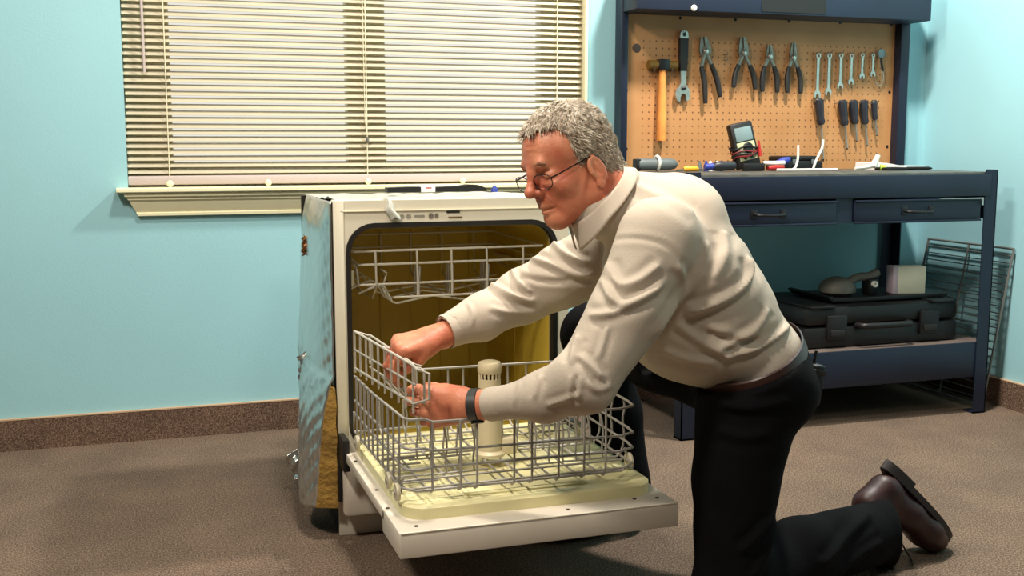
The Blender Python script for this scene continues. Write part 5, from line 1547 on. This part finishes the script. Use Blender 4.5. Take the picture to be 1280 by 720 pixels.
# ---- shoes
def shoe(name, heel, toe, solen, label):
    """heel and toe points on the sole plane; solen points out of the sole"""
    heel = np.array(heel, float); toe = np.array(toe, float)
    L = np.linalg.norm(toe - heel)
    x = (toe - heel) / L
    n_ = np.array(solen, float); n_ -= x * (n_ @ x); n_ /= np.linalg.norm(n_)
    u = -n_
    y = np.cross(u, x)
    loc = lambda a, b, c: heel + x * a + y * b + u * c
    lo = np.minimum(heel, toe) - 0.16; hi = np.maximum(heel, toe) + 0.16
    f = Field(lo, hi, 0.004)
    f.cap(loc(0.045, 0, 0.038), loc(0.130, 0, 0.040), 0.034, 0.038, 0)
    f.cap(loc(0.040, 0, 0.045), loc(0.030, 0, 0.092), 0.035, 0.038, 0.02)
    f.cap(loc(0.10, 0, 0.060), loc(0.045, 0, 0.095), 0.030, 0.036, 0.025)
    f.cap(loc(0.135, 0, 0.036), loc(0.205, 0.004, 0.032), 0.038, 0.036, 0.02, y, 1.22)
    f.cap(loc(0.205, 0.004, 0.030), loc(L - 0.040, 0.003, 0.028), 0.036, 0.032, 0.02, y, 1.22)
    f.cap(loc(0.028, 0, 0.094), loc(0.046, 0, 0.14), 0.024, 0.024, 0.004, mode='sub')
    f.cut(tuple(loc(0, 0, 0.004)), tuple(n_))
    v, q = f.nets()
    v = relax(v, q, 1, 0.4)
    so = link(name, np_mesh(name, v, q), M_shoe, man)
    so['label'] = label
    # sole with a heel block
    ol = []
    for k in range(28):
        a = 2 * math.pi * k / 28
        cx = math.cos(a)
        wv = 0.034 + 0.012 * (1 / (1 + math.exp(-(cx - 0.05) * 5)))
        ol.append((L / 2 + (L / 2 + 0.002) * cx, wv * math.sin(a) * (1.0 if abs(cx) < 0.8 else 1.0) + 0.003 * cx))
    m = MB()
    m.prism(ol, tuple(loc(0, 0, -0.008)), tuple(x), tuple(y), tuple(u * 0.015))
    m.build('sole', M_sole, so, smooth=35)
    hl = [(p_[0], p_[1]) for p_ in ol if p_[0] < 0.085]
    hl = sorted(hl, key=lambda p_: math.atan2(p_[1], p_[0] - 0.05))
    MB().prism(hl, tuple(loc(0, 0, -0.017)), tuple(x), tuple(y), tuple(u * 0.010)).build('heel', M_sole, so, smooth=35)
    return so, loc, L
s1, loc, L1 = shoe('shoe', (1.608, 2.082, 0.227), (1.804, 2.094, 0.022), (0.62, 0.12, 0.75), 'burgundy leather shoe with the sole turned up')
for k in range(4):
    a = 0.105 + 0.020 * k
    h_ = 0.098 - 0.008 * k
    MB().tube([loc(a, -0.022, h_ - 0.012), loc(a + 0.004, 0, h_ - 0.004), loc(a + 0.008, 0.022, h_ - 0.012)], 0.0022, 6).build('lace', M_blackm, s1)
lw = [(1.635, 2.071, 0.062), (1.618, 2.064, 0.051), (1.619, 2.062, 0.034), (1.628, 2.059, 0.036), (1.637, 2.064, 0.052), (1.639, 2.070, 0.065)]
MB().tube(smooth_pts(lw, 2), 0.0022, 6).build('lace_loop', M_blackm, s1)
MB().tube(smooth_pts([(1.637, 2.070, 0.062), (1.645, 2.064, 0.040), (1.664, 2.076, 0.017)], 2), 0.0022, 6).build('lace_end', M_blackm, s1)
MB().tube(smooth_pts([(1.641, 2.069, 0.062), (1.665, 2.066, 0.021), (1.675, 2.060, 0.004), (1.647, 2.017, 0.007)], 2), 0.0022, 6).build('lace_end', M_blackm, s1)
s2, loc2, L2 = shoe('shoe', (1.185, 2.478, 0.026), (0.900, 2.440, 0.012), (0, 0, -1), 'burgundy shoe flat on the floor under the door')
for k in range(4):
    a = 0.105 + 0.020 * k
    h_ = 0.094 - 0.008 * k
    MB().tube([loc2(a, -0.022, h_ - 0.012), loc2(a + 0.004, 0, h_ - 0.004), loc2(a + 0.008, 0.022, h_ - 0.012)], 0.0022, 6).build('lace', M_blackm, s2)
